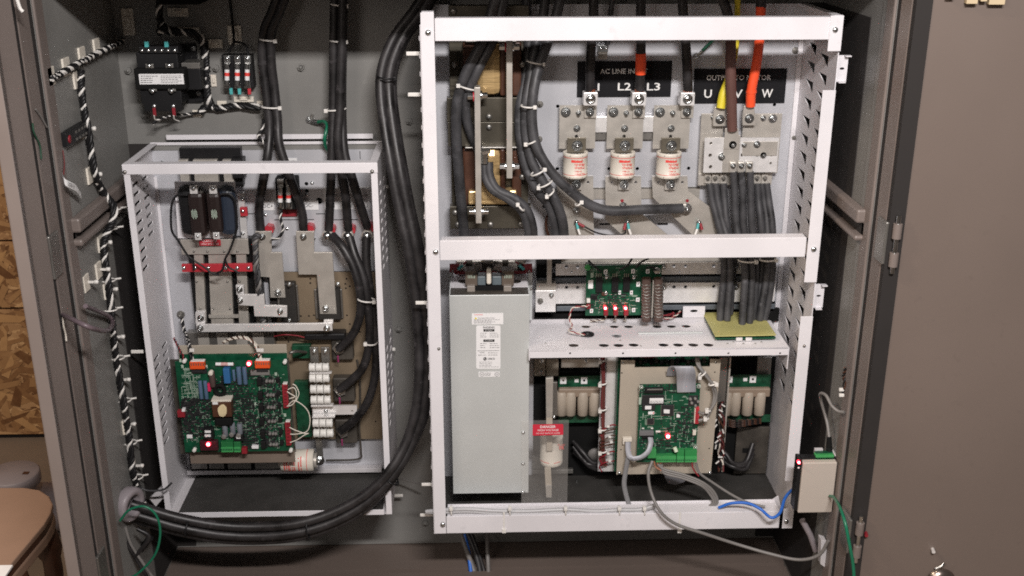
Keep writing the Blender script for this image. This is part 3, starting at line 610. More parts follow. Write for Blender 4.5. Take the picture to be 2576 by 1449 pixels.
for x, y, l in ((124, 192, 'leftmost tie mount at the start of the climbing harness'), (163, 168, 'second tie mount along the climbing harness'), (203, 140, 'third tie mount along the climbing harness, above the junction'),
                (240, 118, 'fourth tie mount along the climbing harness, nearest the corner'), (190, 200, 'topmost tie mount beside the long wall harness'), (208, 325, 'tie mount right of the black wall module'),
                (224, 440, 'tie mount just above the upper left side rail'), (250, 612, 'tie mount just below the left side rails'), (214, 712, 'lone tie mount standing clear of the harness with a drooping tail'),
                (245, 680, 'lone tie mount halfway between the harness and the clear one'), (265, 730, 'tie mount under the purple tube crossing'), (283, 850, 'tie mount level with the loop of grey tubing'),
                (298, 958, 'tie mount level with the white sideways tab'), (312, 1070, 'tie mount level with the lower slots of the left enclosure'), (332, 1175, 'lowest tie mount above the conduit ring')):
    wmount(x, y, l, 0.026 if y > 600 else 0.03, 0.03, y > 210)
for x, y, l in ((300, 525, 'first'), (291, 574, 'x'), (285, 705, 'x'), (290, 778, 'x'), (308, 900, 'x'), (325, 1007, 'x'), (340, 1113, 'x'), (356, 1200, 'x')):
    c = PX(x - 12, y, XL + 0.008)
    t_ = {525: 'knotted over the lower left side rail', 574: 'just under the left side rails', 705: 'above the purple tube crossing', 778: 'below the purple tube crossing', 900: 'midway down the wall', 1007: 'level with the green board top', 1113: 'level with the enclosure lower slots', 1200: 'just above the conduit ring'}[y]
    mb = MB(); mb.tube([c + Vector((0.012 * math.cos(a), 0.011 * math.sin(a), 0)) for a in [2 * math.pi * i / 14 for i in range(14)]], 0.0016, 5, True)
    mb.tube([c + Vector((0.010, 0.006, 0)), c + Vector((0.021, 0.008, 0.001))], 0.0020, 6)
    tag(mb.build('cable_tie', whitep), 'white cable tie round the left wall harness, ' + t_, 'cable tie', 'cable ties round the left wall harness')
c = PX(178, 338, XL); maroon_ = mat('dull_red_wire', (.14, .03, .03), .5)
t = T('wall_module', 'small black terminal module on the left side wall above the drooping label', 'module', c)
ya, yb2 = PX(150, 350, XL).y, PX(205, 330, XL).y
MB().box(XL, XL + 0.012, ya, yb2, PX(178, 355, XL).z, PX(178, 318, XL).z).build('housing', black, t, bevel=0.001)
for i in range(4):
    for j in range(2):
        yy = ya + (yb2 - ya) * (0.42 + 0.15 * i); z_ = c.z + 0.006 - 0.012 * j
        MB().box(XL + 0.012, XL + 0.0135, yy - 0.003, yy + 0.003, z_ - 0.002, z_ + 0.002).build('terminal', dsteel, t)
MB().lathe((XL + 0.012, ya + 0.012, c.z), [(0.007, 0), (0.007, 0.001), (0.0001, 0.001)], 12, 'X').build('red_badge', redd, t)
w3 = [PX(x, y, XL + o) for x, y, o in ((158, 378, .008), (162, 410, .012), (160, 440, .014))]
tag(MB().tube(smooth(w3), 0.0012, 6).build('thin_wire', maroon_), 'thin red wire hanging from the black wall module', 'wire')
t = T('wire_label', 'curled white paper tag hanging from the red wall wire', 'label', PX(180, 465, XL + 0.01))
q = smooth([PX(x, y, XL + o) for x, y, o in ((158, 442, .012), (164, 458, .016), (178, 466, .02), (192, 474, .02), (204, 492, .014))], 5)
m = MB(); m.add([p + Vector((0, 0, .006)) for p in q] + [p - Vector((0, 0, .006)) for p in q] + [p + Vector((-.0006, 0.0004, .006)) for p in q] + [p + Vector((-.0006, 0.0004, -.006)) for p in q],
      [(i, i + 1, i + 1 + len(q), i + len(q)) for i in range(len(q) - 1)] + [(i + 3 * len(q), i + 1 + 3 * len(q), i + 1 + 2 * len(q), i + 2 * len(q)) for i in range(len(q) - 1)]); m.build('tag_strip', paper, t)
cu = bpy.data.curves.new('t', 'FONT'); cu.body = 'EMPTY'; cu.size = 0.010; cu.align_x = 'CENTER'; cu.align_y = 'CENTER'; me = curve_mesh(cu, 'lettering')
c = PX(180, 467, XL + 0.0245); u = (PX(196, 478, XL + 0.021) - PX(166, 460, XL + 0.021)).normalized()
put(me, 'lettering', txtk, t, lambda v: c + u * v.x + Vector((0, 0, 1)) * v.y)
w3 = [PX(x, y, XL + o) for x, y, o in ((158, 792, .0), (185, 805, .04), (230, 825, .07), (268, 832, .06), (283, 815, .02), (272, 795, .012), (215, 770, .02))]
tag(MB().tube(smooth(w3), 0.0042, 8).build('loose_tube', mat('purple_grey_sleeve', (0.16, 0.12, 0.135), 0.35)), 'loop of purple grey sleeving crossing from the left post to the wall harness', 'tube')
for pts, m_, l in ((((42, -5), (50, 20), (58, 30)), whitep, 'short white wire at the very top of the left door gap'),):
    tag(MB().tube(smooth([P(x, y, 1.68) for x, y in pts]), 0.003, 6).build('thin_wire', m_), l, 'wire')
for i, (pts, m_, l) in enumerate(((((82, 310), (86, 335), (100, 365), (104, 400)), mat('dull_green_wire', (.02, .07, .04), .5), 'thin green wire caught in the left door gap'), (((90, 275), (104, 295), (118, 320)), greyw, 'thin pale wire in the left door gap above the green one'),
                                  (((158, 795), (160, 820), (165, 840), (167, 858)), ivory, 'frayed white wire end at the left post halfway down'))):
    tag(MB().tube(smooth([PX(x, y, XL - 0.0 + 0.003) for x, y in pts]), 0.0016, 6).build('thin_wire', m_), l, 'wire')
# ================================================================== cables of the upper left
dc = 'heavy black cables feeding the left enclosure from the roof'
cable_thing('left one of the twin cables, ending at the DC+ bar', [(702, -20, 2.09), (684, 30, 2.095), (664, 80, 2.10), (660, 150, 2.105), (674, 270, 2.105), (678, 330, 2.10), (672, 400, 2.085), (661, 460, 2.09), (652, 520, 2.105), (656, 582, 2.108)], 0.0088, cable, dc, ties=((655, 98, 694, 102, 2.10, .014), (660, 268, 706, 270, 2.105, .014)))
cable_thing('right one of the twin cables, ending at the DC- bar', [(722, -20, 2.085), (704, 30, 2.09), (684, 80, 2.095), (682, 150, 2.10), (690, 220, 2.105), (698, 300, 2.10), (702, 360, 2.09), (722, 425, 2.085), (742, 480, 2.09), (760, 535, 2.105), (764, 582, 2.108)], 0.0088, cable, dc)
cable_thing('leftmost of the three bundled cables, ending at lug L1', [(842, -20, 2.10), (840, 100, 2.10), (838, 270, 2.10), (834, 400, 2.09), (832, 470, 2.095), (827, 578, 2.105)], 0.0088, cable, dc, ties=((834, 10, 873, 14, 2.10, .014), (832, 102, 872, 104, 2.10, .014), (821, 277, 868, 273, 2.10, .014, -1)))
cable_thing('middle of the three bundled cables, ending at lug L2', [(862, -20, 2.09), (860, 100, 2.09), (855, 270, 2.09), (850, 350, 2.085), (860, 430, 2.085), (870, 500, 2.09), (876, 578, 2.105)], 0.0088, cable, dc)
cable_thing('rightmost of the three bundled cables, ending at lug L3', [(864, -20, 2.11), (862, 100, 2.11), (860, 270, 2.105), (866, 380, 2.09), (884, 440, 2.085), (902, 500, 2.09), (924, 572, 2.105)], 0.0088, cable, dc)
low = 'black cables from the bright lugs down to the rectifier modules'
cable_thing('lower cable from lug L1 curving round to the top module stud', [(836, 592, 2.09), (862, 622, 2.07), (888, 670, 2.06), (905, 730, 2.055), (906, 790, 2.055), (888, 840, 2.06), (852, 878, 2.075)], 0.0088, cable, low, ties=((902, 752, 942, 756, 2.05, .014), ))
cable_thing('lower cable from lug L2 curving round to the middle module stud', [(879, 596, 2.09), (892, 640, 2.075), (915, 700, 2.065), (925, 760, 2.06), (930, 850, 2.06), (915, 920, 2.06), (885, 955, 2.065), (853, 980, 2.075)], 0.0088, cable, low, ties=((920, 862, 948, 862, 2.055, .014, -1),))
cable_thing('lower cable from lug L3 hanging longest to the bottom module stud', [(922, 596, 2.09), (922, 660, 2.08), (935, 760, 2.07), (946, 850, 2.065), (944, 940, 2.06), (925, 1010, 2.06), (892, 1055, 2.065), (856, 1085, 2.075)], 0.0088, cable, low)
big = 'four heavy black cables running down between the enclosures to the conduit ring'
base = [(1085, -30, 2.08), (1048, 30, 2.07), (1000, 95, 2.06), (972, 165, 2.05), (966, 230, 2.04), (978, 330, 2.02), (995, 430, 2.0), (1012, 520, 1.99), (1034, 620, 1.98), (1050, 720, 1.98), (1060, 820, 1.98), (1064, 920, 1.97), (1056, 1020, 1.96), (1030, 1110, 1.95), (985, 1190, 1.93), (920, 1255, 1.92), (840, 1300, 1.91), (750, 1328, 1.90), (650, 1337, 1.90), (550, 1333, 1.895), (450, 1315, 1.89), (380, 1295, 1.885), (330, 1280, 1.88)]
offs = ((-9, -9, 0), (12, 8, 0.004), (-2, 16, 0.020), (20, -4, 0.022))
lab_ = ('front inner', 'front outer', 'rear outer', 'rear inner')
for j, (ox, oy, oz) in enumerate(offs):
    pts = []
    for i, (x, y, Y) in enumerate(base):
        f = min(1, max(0, (y - 1000) / 250)) if i > 10 else 0
        pts.append((x + ox * (1 - f) + (0 if f < 1 else 0) + ox * 0.0, y + (oy * f * 1.35) + (8 if ox > 0 else -8) * (0), Y + oz))
    cable_thing(lab_[j] + ' cable of the heavy bundle between the two enclosures', pts, 0.0098, cable, big, ties=(((952, 192, 994, 196, 2.04, .02, 1, black), (972, 1196, 1000, 1212, 1.94, .02, 1, black), (773, 1305, 777, 1350, 1.905, .02, 1, black), (475, 1308, 469, 1342, 1.893, .02, -1, black)) if j == 1 else ()), k=6)
t = T('conduit_ring', 'thick grey conduit bushing in the lower left wall where the heavy cables leave', 'conduit ring', P(325, 1300, 1.87))
c = P(326, 1268, 1.87); ax = Vector((0.9, -0.35, -0.05)).normalized()
u_ = ax.orthogonal().normalized(); v_ = ax.cross(u_)
prof = [(0.020, 0), (0.032, 0), (0.034, 0.004), (0.034, 0.020), (0.030, 0.024), (0.022, 0.024), (0.020, 0.020), (0.020, 0)]
m = MB(); n = 28; vs = [c - ax * 0.012 + ax * h + (u_ * math.cos(2 * math.pi * i / n) + v_ * math.sin(2 * math.pi * i / n)) * r for r, h in prof for i in range(n)]
m.add(vs, [(k * n + i, k * n + (i + 1) % n, (k + 1) * n + (i + 1) % n, (k + 1) * n + i) for k in range(len(prof) - 1) for i in range(n)], True); m.build('bushing', pipeg, t)
w3 = smooth([P(302, 1310, 1.80), P(325, 1283, 1.80), P(362, 1274, 1.80), P(392, 1295, 1.80), P(403, 1340, 1.80), P(390, 1395, 1.80), P(350, 1440, 1.80), P(310, 1462, 1.80)])
tag(MB().tube(w3, 0.0024, 8).build('ground_wire', greenw), 'big loop of green wire in front of the conduit ring at lower left', 'wire')
for i, (pts, r_, m_, l) in enumerate((
    ([(300, 1320), (315, 1360), (345, 1410), (375, 1460)], .0035, cable, 'black wire sagging under the conduit ring, nearest the door post'),
    ([(315, 1325), (330, 1370), (362, 1420), (390, 1460)], .003, greyw, 'grey wire sagging under the conduit ring beside the black one'),
    ([(345, 1330), (375, 1350), (352, 1385), (340, 1400)], .004, cable, 'short black wire stub curling below the conduit ring'),
    ([(350, 1225), (372, 1234), (410, 1232), (432, 1215)], .0022, cableg, 'thin wire looping from the wall harness to the left enclosure side'))):
    tag(MB().tube(smooth([P(x, y, 1.86 if i < 3 else 1.93) for x, y in pts]), r_, 8).build('loose_wire', m_), l, 'wire')
tag(MB().quad([(375, 1255), (405, 1225), (418, 1245), (392, 1275)], 1.98, 0.01).build('angle_bracket', whited, None, bevel=0.001), 'small pale bracket behind the conduit ring at the left enclosure foot', 'bracket')
tag(MB().quad([(340, 1385), (372, 1350), (385, 1358), (350, 1400)], 1.93, 0.012).build('black_clamp', black, None, bevel=0.002), 'black clamp on the cabinet floor under the heavy cables', 'clamp')
# ================================================================== contents of the left enclosure
t = T('line_reactor', 'dark reactor at the top left of the left enclosure, seen over its front bar', 'reactor', P(530, 470, 2.11))
R_(455, 372, 608, 470, 2.115, 0.018, 'core', black, t, 0.001)
for a, b in ((452, 475), (488, 548), (562, 586)): R_(a, 402, b, 470, 2.100, 0.012, 'winding_bar', tin, t, 0.001)
R_(583, 400, 612, 448, 2.09, 0.03, 'end_cheek', black, t)
t = T('ferrite_core_pair', 'pair of black ferrite cores with brown windings clamped on a white plate', 'ferrite core', P(515, 602, 2.10))
m = MB().quad([(438, 456), (592, 458), (585, 598), (447, 600)], 2.085, 0.003).build('mounting_plate', white, t, bevel=0.001)
def half_disc(x0, x1, y0, y1, Y, side, name, mm, dep=0.03):
    xm = x0 if side < 0 else x1
    pts = []
    n = 14
    for i in range(n + 1):
        a = math.pi * i / n; pts.append(((x1 if side < 0 else x0) + side * (x1 - x0) * (math.sin(a) ** 0.5), (y0 + y1) / 2 - (y1 - y0) / 2 * math.cos(a)))
    return MB().quad(pts, Y, dep).build(name, mm, t, bevel=0.002)
R_(447, 469, 510, 596, 2.056, 0.028, 'core_block', black, t, 0.016); R_(546, 469, 592, 596, 2.056, 0.028, 'core_block', navy, t, 0.016)
R_(474, 486, 514, 597, 2.044, 0.038, 'brown_winding', mat('dark_brown_winding', (.018, .010, .009), .45), t, 0.008); R_(520, 486, 556, 589, 2.044, 0.038, 'brown_winding', mat('dark_brown_winding', (.018, .010, .009), .45), t, 0.008)
for x in (486, 535): R_(x - 9, 468, x + 10, 488, 2.040, 0.006, 'bright_clamp', alu, t); screw(t, x, 474, 2.0395, 6)
for x, y in ((498, 594), (544, 592)): R_(x - 8, y - 7, x + 8, y + 10, 2.041, 0.004, 'lower_tab', alu, t); screw(t, x, y, 2.0405, 4)
for x in (488, 538): 
    for i in range(5): R_(x - 6 + i * 3, 530 - (i % 2) * 3, x - 4.4 + i * 3, 547 + (i % 2) * 4, 2.0435, 0.0004, 'maker_mark', silk, t, 0)
for l, pts in (('left', [(474, 490), (445, 492), (432, 515), (430, 560), (434, 585), (448, 605), (470, 640), (485, 655), (488, 680)]), ('right', [(556, 488), (580, 490), (592, 510), (596, 560), (592, 590), (578, 630), (567, 650), (560, 678), (545, 688)])):
    cable_thing('%s black sense wire looping round the ferrite cores to the red strip' % l, [(x, y, 2.045) for x, y in pts], 0.0022, black, name='sense_wire', cat='wire', group='sense wires round the ferrite cores')
for l, pts in (('left', [(487, 655), (510, 670), (535, 688), (552, 692)]), ('right', [(567, 655), (575, 672), (590, 680), (604, 688)])):
    cable_thing('%s thin wire crossing in front of the red insulating strip' % l, [(x, y, 2.04) for x, y in pts], 0.0018, black, name='sense_wire', cat='wire', group='thin wires crossing the red strip')
q = R_(501, 603, 555, 618, 2.083, 0.001, 'warning_label', red, t, 0); text('DANGER', 528, 607, 2.0826, 4.5, paper, q, wide=36); text('HIGH VOLTAGE', 528, 614, 2.0826, 4, paper, q, wide=44)
t = T('red_insulating_strip', 'long red insulating strip with a row of screws across the left heatsink', 'insulator strip', P(545, 684, 2.07))
R_(457, 664, 635, 684, 2.066, 0.006, 'strip', red, t, 0.001)
for x in (463, 491, 524, 568, 597, 625): screw(t, x, 674, 2.0655, 5.5)
t = T('finned_heatsink', 'tall dark finned heatsink behind the red strip in the left enclosure', 'heatsink', P(560, 890, 2.12))
R_(484, 600, 662, 890, 2.112, 0.02, 'fin_base', black, t)
for a, b in ((486, 509), (522, 578), (592, 617), (636, 650)): 
    o = MB().quad([(a, 602), (b, 602), (b + 10, 835), (a + 10, 835)], 2.095, 0.012).build('rail_plate', tin if a < 630 else dsteel, t, bevel=0.001)
R_(455, 602, 625, 640, 2.09, 0.005, 'cross_plate', tin, t)
for x, y in ((488, 632), (522, 632), (564, 632), (597, 632), (495, 708), (530, 708), (572, 708), (603, 708), (504, 776), (537, 776), (579, 776), (606, 776)): screw(t, x, y, 2.0890 if y < 640 else 2.094, 3, dsteel)
MB().rect(525, 792, 600, 800, 2.09, 0.004).build('cross_plate', tin, t)
R_(470, 836, 690, 872, 2.10, 0.02, 'lower_plate', dsteel, t)
for x in (512, 560, 608, 650): R_(x - 14, 838, x + 14, 870, 2.097, 0.003, 'contact_pad', tin, t)
t = T('red_standoff_strip', 'narrow bright strip with a red square insulator right of the ferrite cores', 'strip', P(615, 605, 2.11))
R_(602, 485, 618, 606, 2.115, 0.01, 'strip', alu, t); R_(604, 522, 622, 544, 2.105, 0.008, 'red_square', red, t)
for y in (501, 531, 587): screw(t, 611, y, 2.104 if y == 531 else 2.114, 5)
# dc fuse block
t = T('fuse_block', 'two pole fuse block between the DC+ and DC- cables', 'fuse block', P(718, 542, LB))
R_(694, 448, 750, 528, LB - 0.03, 0.028, 'block_base', blackm, t, 0.002); R_(704, 520, 746, 545, LB - 0.006, 0.004, 'red_base', redd, t)
for x in (705, 726):
    small_fuse(t, x, 470, 520, LB - 0.045, 7); R_(x - 8, 505, x + 8, 526, LB - 0.04, 0.012, 'fuse_clip', dsteel, t); R_(x - 8, 452, x + 8, 472, LB - 0.04, 0.012, 'fuse_clip', dsteel, t)
harness('twisted pair from the small fuse block down to the heatsink', [(708, 528, 2.10), (706, 548, 2.09), (712, 578, 2.08), (700, 598, 2.08), (682, 602, 2.08)], 0.0018, 0.02)
harness('grey braided sleeve descending left of the DC+ bar', [(652, 590, 2.07), (641, 600, 2.065), (644, 660, 2.06), (652, 720, 2.06), (660, 770, 2.07), (662, 810, 2.08)], 0.0042, 0.03, cols=[cableg, greyw, cableg])
# brown perforated mounting plate
def Zx(y, Y=2.12): return P(800, y, Y).z
c = [(P(x, y, 2.12).x, P(x, y, 2.12).z) for x, y in ((690, 1104), (962, 1104), (960, 684), (700, 684))]
hl = []
q = random.Random(5)
for x, y in ((781, 701), (781, 712), (800, 713), (821, 712), (812, 718), (872, 701), (869, 714), (870, 725), (757, 795), (777, 795), (790, 793), (873, 793), (880, 815), (760, 815), (905, 835), (930, 700), (935, 800), (920, 900), (935, 1000), (900, 1030), (880, 720), (745, 830), (720, 850), (726, 860), (945, 1060)): hl.append(circ(P(x, y, 2.12).x, P(x, y, 2.12).z, 0.0022, 8))
t = T('perforated_mounting_plate', 'brown dusty plate dotted with small holes behind the two stepped bars', 'mounting plate', P(830, 1104, 2.12))
sheet(c, hl, 0.002, 'plate', tanw, t, lambda v: Vector((v.x, 2.12 + v.z, v.y)))
MB().rect(690, 683, 964, 1105, 2.1225, 0.002).build('dark_backing', gap, t)
# red standoffs, stepped bars
for x, y, l in ((680, 572, 'red hexagonal standoff behind the top of the DC+ bar'), (782, 570, 'red hexagonal standoff behind the top of the DC- bar'), (836, 572, 'red standoff behind lug L1'), (886, 572, 'red standoff behind lug L2'), (934, 567, 'red standoff behind lug L3')):
    a = P(x, y, LB); r_ = 0.0105 if x < 800 else 0.009
    tag(MB().cyl(a, a + Vector((0, -0.022, 0)), r_, 6 if x in (782, 680) else 12, smooth=False).build('standoff', red, None, bevel=0.001), l, 'standoff', 'red standoffs in the left enclosure')
def stepped(label, pts, scr):
    t = T('stepped_busbar', label, 'busbar', P(pts[4][0], pts[4][1], 2.10), 'stepped tin plated bars in the left enclosure')
    MB().quad(pts, 2.098, 0.006).build('bar', tin, t, bevel=0.0008)
    for x, y, r_ in scr: bolt(t, x, y, 2.0975, r_)
stepped('left stepped tin bar hanging from the DC+ cable', [(642, 582), (683, 582), (683, 635), (709, 635), (718, 749), (680, 749), (678, 698), (652, 696)], ((660, 595, 9), (699, 736, 10)))
stepped('right stepped tin bar hanging from the DC- cable', [(744, 582), (790, 582), (790, 635), (836, 635), (847, 790), (805, 790), (797, 691), (751, 691)], ((763, 596, 9), (819, 777, 10)))
for x, y, l in ((826, 588, 'bright hexagonal lug at terminal L1'), (877, 588, 'bright hexagonal lug at terminal L2'), (925, 588, 'bright hexagonal lug at terminal L3')):
    t = T('hex_lug', l, 'lug', P(x, y, 2.11), 'bright hexagonal lugs in the left enclosure')
    a = P(x, y, 2.115); MB().cyl(a, a + Vector((0, -0.014, 0)), 0.0125, 6, smooth=False).build('lug_block', tin, t, bevel=0.0012)
    MB().lathe(a + Vector((0, -0.014, 0)), [(0.0095, 0), (0.009, -0.005), (0.005, -0.009), (0.0001, -0.0095)], 16, 'Y').build('cap_nut', steel, t)
# rectifier modules
def module(label, x0_, y0_, x1_, y1_, sc=()):
    t = T('rectifier_module', label, 'module', P((x0_ + x1_) / 2, y1_, 2.118), 'black rectifier modules on the brown plate')
    R_(x0_, y0_, x1_, y1_, 2.100, 0.018, 'housing', mat('dusty_black_plastic', (.028, .026, .024), .5), t, 0.003); R_(x0_ - 6, y0_ + 6, x1_ + 6, y1_ - 4, 2.112, 0.006, 'base_flange', dsteel, t, 0.001)
    for x, y in sc: bolt(t, x, y, 2.091, 6)
module('black module behind the foot of the left stepped bar', 704, 712, 745, 812, ((728, 715), (728, 806)))
module('black module behind the foot of the right stepped bar', 798, 722, 856, 806, ((850, 715),))
for x, y, l in ((848, 880, 'top'), (852, 985, 'middle'), (858, 1090, 'bottom')):
    t = T('rectifier_module', '%s dark module with a tinned cable lug in the lower column' % l, 'module', P(x, y + 30, 2.118), 'dark modules with cable lugs')
    R_(x - 14, y - 34, x + 40, y + 26, 2.096, 0.022, 'housing', grime, t, 0.003)
    a = P(x, y, 2.084); MB().prism([P(x - 14, y - 3, 2.086), P(x - 2, y - 18, 2.086), P(x + 20, y - 12, 2.086), P(x + 16, y + 8, 2.086), P(x, y + 14, 2.086)], (0, 0.008, 0)).build('cable_lug', dsteel, t, bevel=0.001)
    bolt(t, x, y, 2.085, 8); MB().tube([P(x + 2, y + 16, 2.08), P(x + 3, y + 30, 2.085)], 0.002, 6).build('pink_lead', mat('pink_lead_plastic', (0.35, 0.05, 0.16), 0.4), t)
# zigzag bar, long bar
t = T('zigzag_busbar', 'bright zigzag aluminium bar bolted beside the left stepped bar', 'busbar', P(660, 795, 2.06))
MB().quad([(598, 741), (664, 741), (666, 768), (722, 770), (722, 798), (640, 796), (638, 770), (600, 768)], 2.058, 0.006).build('bar', alu, t, bevel=0.0008)
MB().quad([(593, 717), (613, 717), (614, 742), (595, 742)], 2.066, 0.006).build('upper_tab', alu, t, bevel=0.0006)
for x, y in ((603, 728), (604, 756), (705, 783)): bolt(t, x, y, 2.0575 if y > 740 else 2.0655, 8)
t = T('long_busbar', 'long straight aluminium bar crossing above the green board', 'busbar', P(660, 834, 2.06))
R_(494, 815, 836, 834, 2.058, 0.006, 'bar', alu, t)
for x, y in ((505, 800), (504, 825), (822, 826)): bolt(t, x, y, 2.0575 if y > 810 else 2.065, 9)
MB().quad([(491, 786), (515, 784), (516, 815), (492, 816)], 2.066, 0.012).build('end_bracket', alu, t, bevel=0.001)
MB().quad([(814, 806), (838, 806), (838, 815), (815, 815)], 2.062, 0.008).build('end_bracket', alu, t, bevel=0.001)
# ring lug with braided ground at left
t = T('ground_stud', 'dull round stud and ring at the left edge of the back plate', 'stud', P(455, 795, LB)); bolt(t, 455, 791, LB - 0.002, 11, m=dsteel)
harness('braided lead from the round stud down to the green board', [(458, 800, 2.11), (464, 830, 2.08), (474, 860, 2.03), (480, 890, 1.99), (482, 905, 1.982)], 0.0022, 0.02)
harness('short twisted lead at the top left corner of the green board', [(438, 850, 2.06), (447, 868, 2.02), (455, 885, 1.99), (462, 902, 1.982)], 0.0016, 0.02, cols=[black, redd])
harness('twisted lead arching over the tan shield to the orange plug', [(562, 862, 2.03), (585, 852, 2.02), (618, 850, 2.01), (640, 862, 2.0), (650, 880, 1.985), (656, 905, 1.98)], 0.0022, 0.018, cols=[ivory, brown, ivory])
t = T('board_shield', 'tan insulating sheet standing behind the large green board', 'shield', P(590, 1160, 2.01))
R_(448, 868, 722, 905, 2.02, 0.003, 'upper_sheet', tan, t); R_(478, 1135, 742, 1165, 2.005, 0.003, 'lower_sheet', mat('brown_clear_sheet', (0.20, 0.16, 0.13), 0.3), t)
R_(440, 903, 735, 1140, 2.02, 0.003, 'middle_sheet', grime, t)
# bottom terminals
t = T('lower_heatsink', 'row of grimy contact plates below the large green board', 'heatsink', P(580, 1190, 2.09))
for a, b in ((480, 520), (525, 562), (572, 630), (640, 702)): R_(a, 1140, b, 1180, 2.085, 0.03, 'contact_plate', dsteel, t, 0.001)
for x in (648, 696): bolt(t, x, 1160, 2.084, 8, m=dsteel)
R_(478, 1135, 470 + 240, 1185, 2.117, 0.01, 'dark_base', blackm, t)
t = T('bus_fuse', 'horizontal cream fuse with red print below the large green board', 'fuse', P(750, 1181, 2.06))
a, b = P(708, 1158, 2.055), P(791, 1158, 2.055); rr = (P(750, 1133, 2.03).z - P(750, 1183, 2.03).z) / 2
MB().lathe(a, [(rr * .8, 0), (rr, 0.002), (rr, b.x - a.x - 0.002), (rr * .8, b.x - a.x)], 28, 'X').build('fuse_body', ivory, t)
for f in (0.80, 0.30): MB().lathe(a, [(rr + .0003, (b.x - a.x) * f), (rr + .0003, (b.x - a.x) * f + 0.0012)], 28, 'X').build('red_line', txtr, t)
for i, f in enumerate((0.12, 0.19, 0.25, 0.36, 0.42, 0.55, 0.62)):
    q = MB(); z0 = a.z - rr * 0.6; 
    for k_ in range(14):
        an = math.radians(-50 + k_ * 7); 
        if R.random() < 0.8: q.lathe if False else q.add([Vector((a.x + (b.x - a.x) * f + dx, a.y - (rr + .0004) * math.cos(aa), a.z + (rr + .0004) * math.sin(aa))) for dx, aa in ((0, an), (0.0028, an), (0.0028, an + .09), (0, an + .09))], [(0, 1, 2, 3)])
    q.build('red_print', txtr, t)
MB().cyl(b, b + Vector((0.006, 0, 0)), rr * 0.7, 20).build('end_blade', tin, t); bolt(t, 803, 1158, 2.05, 15)
MB().cyl(a, a - Vector((0.004, 0, 0)), rr * 0.7, 20).build('end_blade', tin, t)
t = T('ceramic_resistor_stack', 'stacks of white ceramic discs strapped on a grey bracket', 'resistor stack', P(805, 1135, 2.06))
for a, b in ((780, 801), (808, 829)): R_(a, 874, b, 912, 2.072, 0.005, 'strap', dsteel, t); bolt(t, (a + b) / 2, 884, 2.0715, 6)
R_(796, 1105, 812, 1165, 2.075, 0.004, 'strap', dsteel, t)
k = 0
for (ya, yb3, xo) in ((912, 936, 0), (940, 962, 1), (968, 990, 3), (994, 1018, 4), (1052, 1076, 9), (1078, 1101, 11)):
    for i in range(3):
        xx = 786 + xo + i * 17; a = P(xx - 7.6, (ya + yb3) / 2, 2.055); b = P(xx + 7.6, (ya + yb3) / 2, 2.055); rr = 0.0095
        MB().lathe(a, [(rr * .55, 0), (rr * .92, 0.0), (rr, 0.0015), (rr * .86, (b.x - a.x) / 2), (rr, b.x - a.x - 0.0015), (rr * .92, b.x - a.x), (rr * .55, b.x - a.x)], 16, 'X').build('ceramic_disc', cerw, t)
R_(778, 938, 834, 941, 2.05, 0.01, 'divider', alu, t); R_(782, 1020, 838, 1024, 2.05, 0.012, 'divider', alu, t); R_(785, 1048, 842, 1052, 2.05, 0.012, 'divider', alu, t)
for x in (797, 815): R_(x, 914, x + 3, 1102, 2.0445, 0.002, 'clear_rod', shield, t)
t = T('short_busbar', 'short bright bar with one hole sticking out right of the ceramic stack', 'busbar', P(860, 1043, 2.07))
xa, xb, za, zc = P(786, 1030, 2.066).x, P(898, 1030, 2.066).x, P(840, 1043, 2.066).z, P(840, 1021, 2.066).z
sheet([(xa, za), (xb, za), (xb, zc), (xa, zc)], [circ(P(886, 1034, 2.066).x, P(886, 1034, 2.066).z, 0.0024, 10)], 0.005, 'bar', alu, t, lambda v: Vector((v.x, 2.068 + v.z, v.y)))
screw(t, 820, 1034, 2.065, 6)
cable_thing('thin dirty wire running down the right edge of the brown plate', [(898, 905, 2.115), (905, 950, 2.112), (906, 1010, 2.112), (904, 1080, 2.112), (908, 1135, 2.112), (900, 1155, 2.112), (820, 1158, 2.118)], 0.0022, grime, name='thin_wire', cat='wire')
cable_thing('thin red wire behind the long bar above the board', [(690, 846, 2.09), (715, 842, 2.08), (745, 844, 2.085), (770, 850, 2.09)], 0.0014, redd, name='thin_wire', cat='wire')
tag(MB().rect(765, 840, 868, 856, 2.085, 0.03).build('dark_cover', black, None, bevel=0.003), 'black cover under the right end of the long bar', 'cover')
tag(MB().rect(735, 868, 782, 902, 2.10, 0.012).build('snubber_board', pcbd, None, bevel=0.001), 'small dark green board left of the grey straps', 'circuit board')
tag(MB().rect(745, 960, 780, 1100, 2.10, 0.012).build('snubber_board', pcbd, None, bevel=0.001), 'narrow dark green board behind the looping white wires', 'circuit board')
for x, y in ((783, 885), (783, 889)): pass
cable_thing('silver striped lead joining the board corner to the small dark board', [(728, 888, 2.04), (745, 884, 2.05), (770, 886, 2.09)], 0.003, dsteel, name='thin_wire', cat='wire')
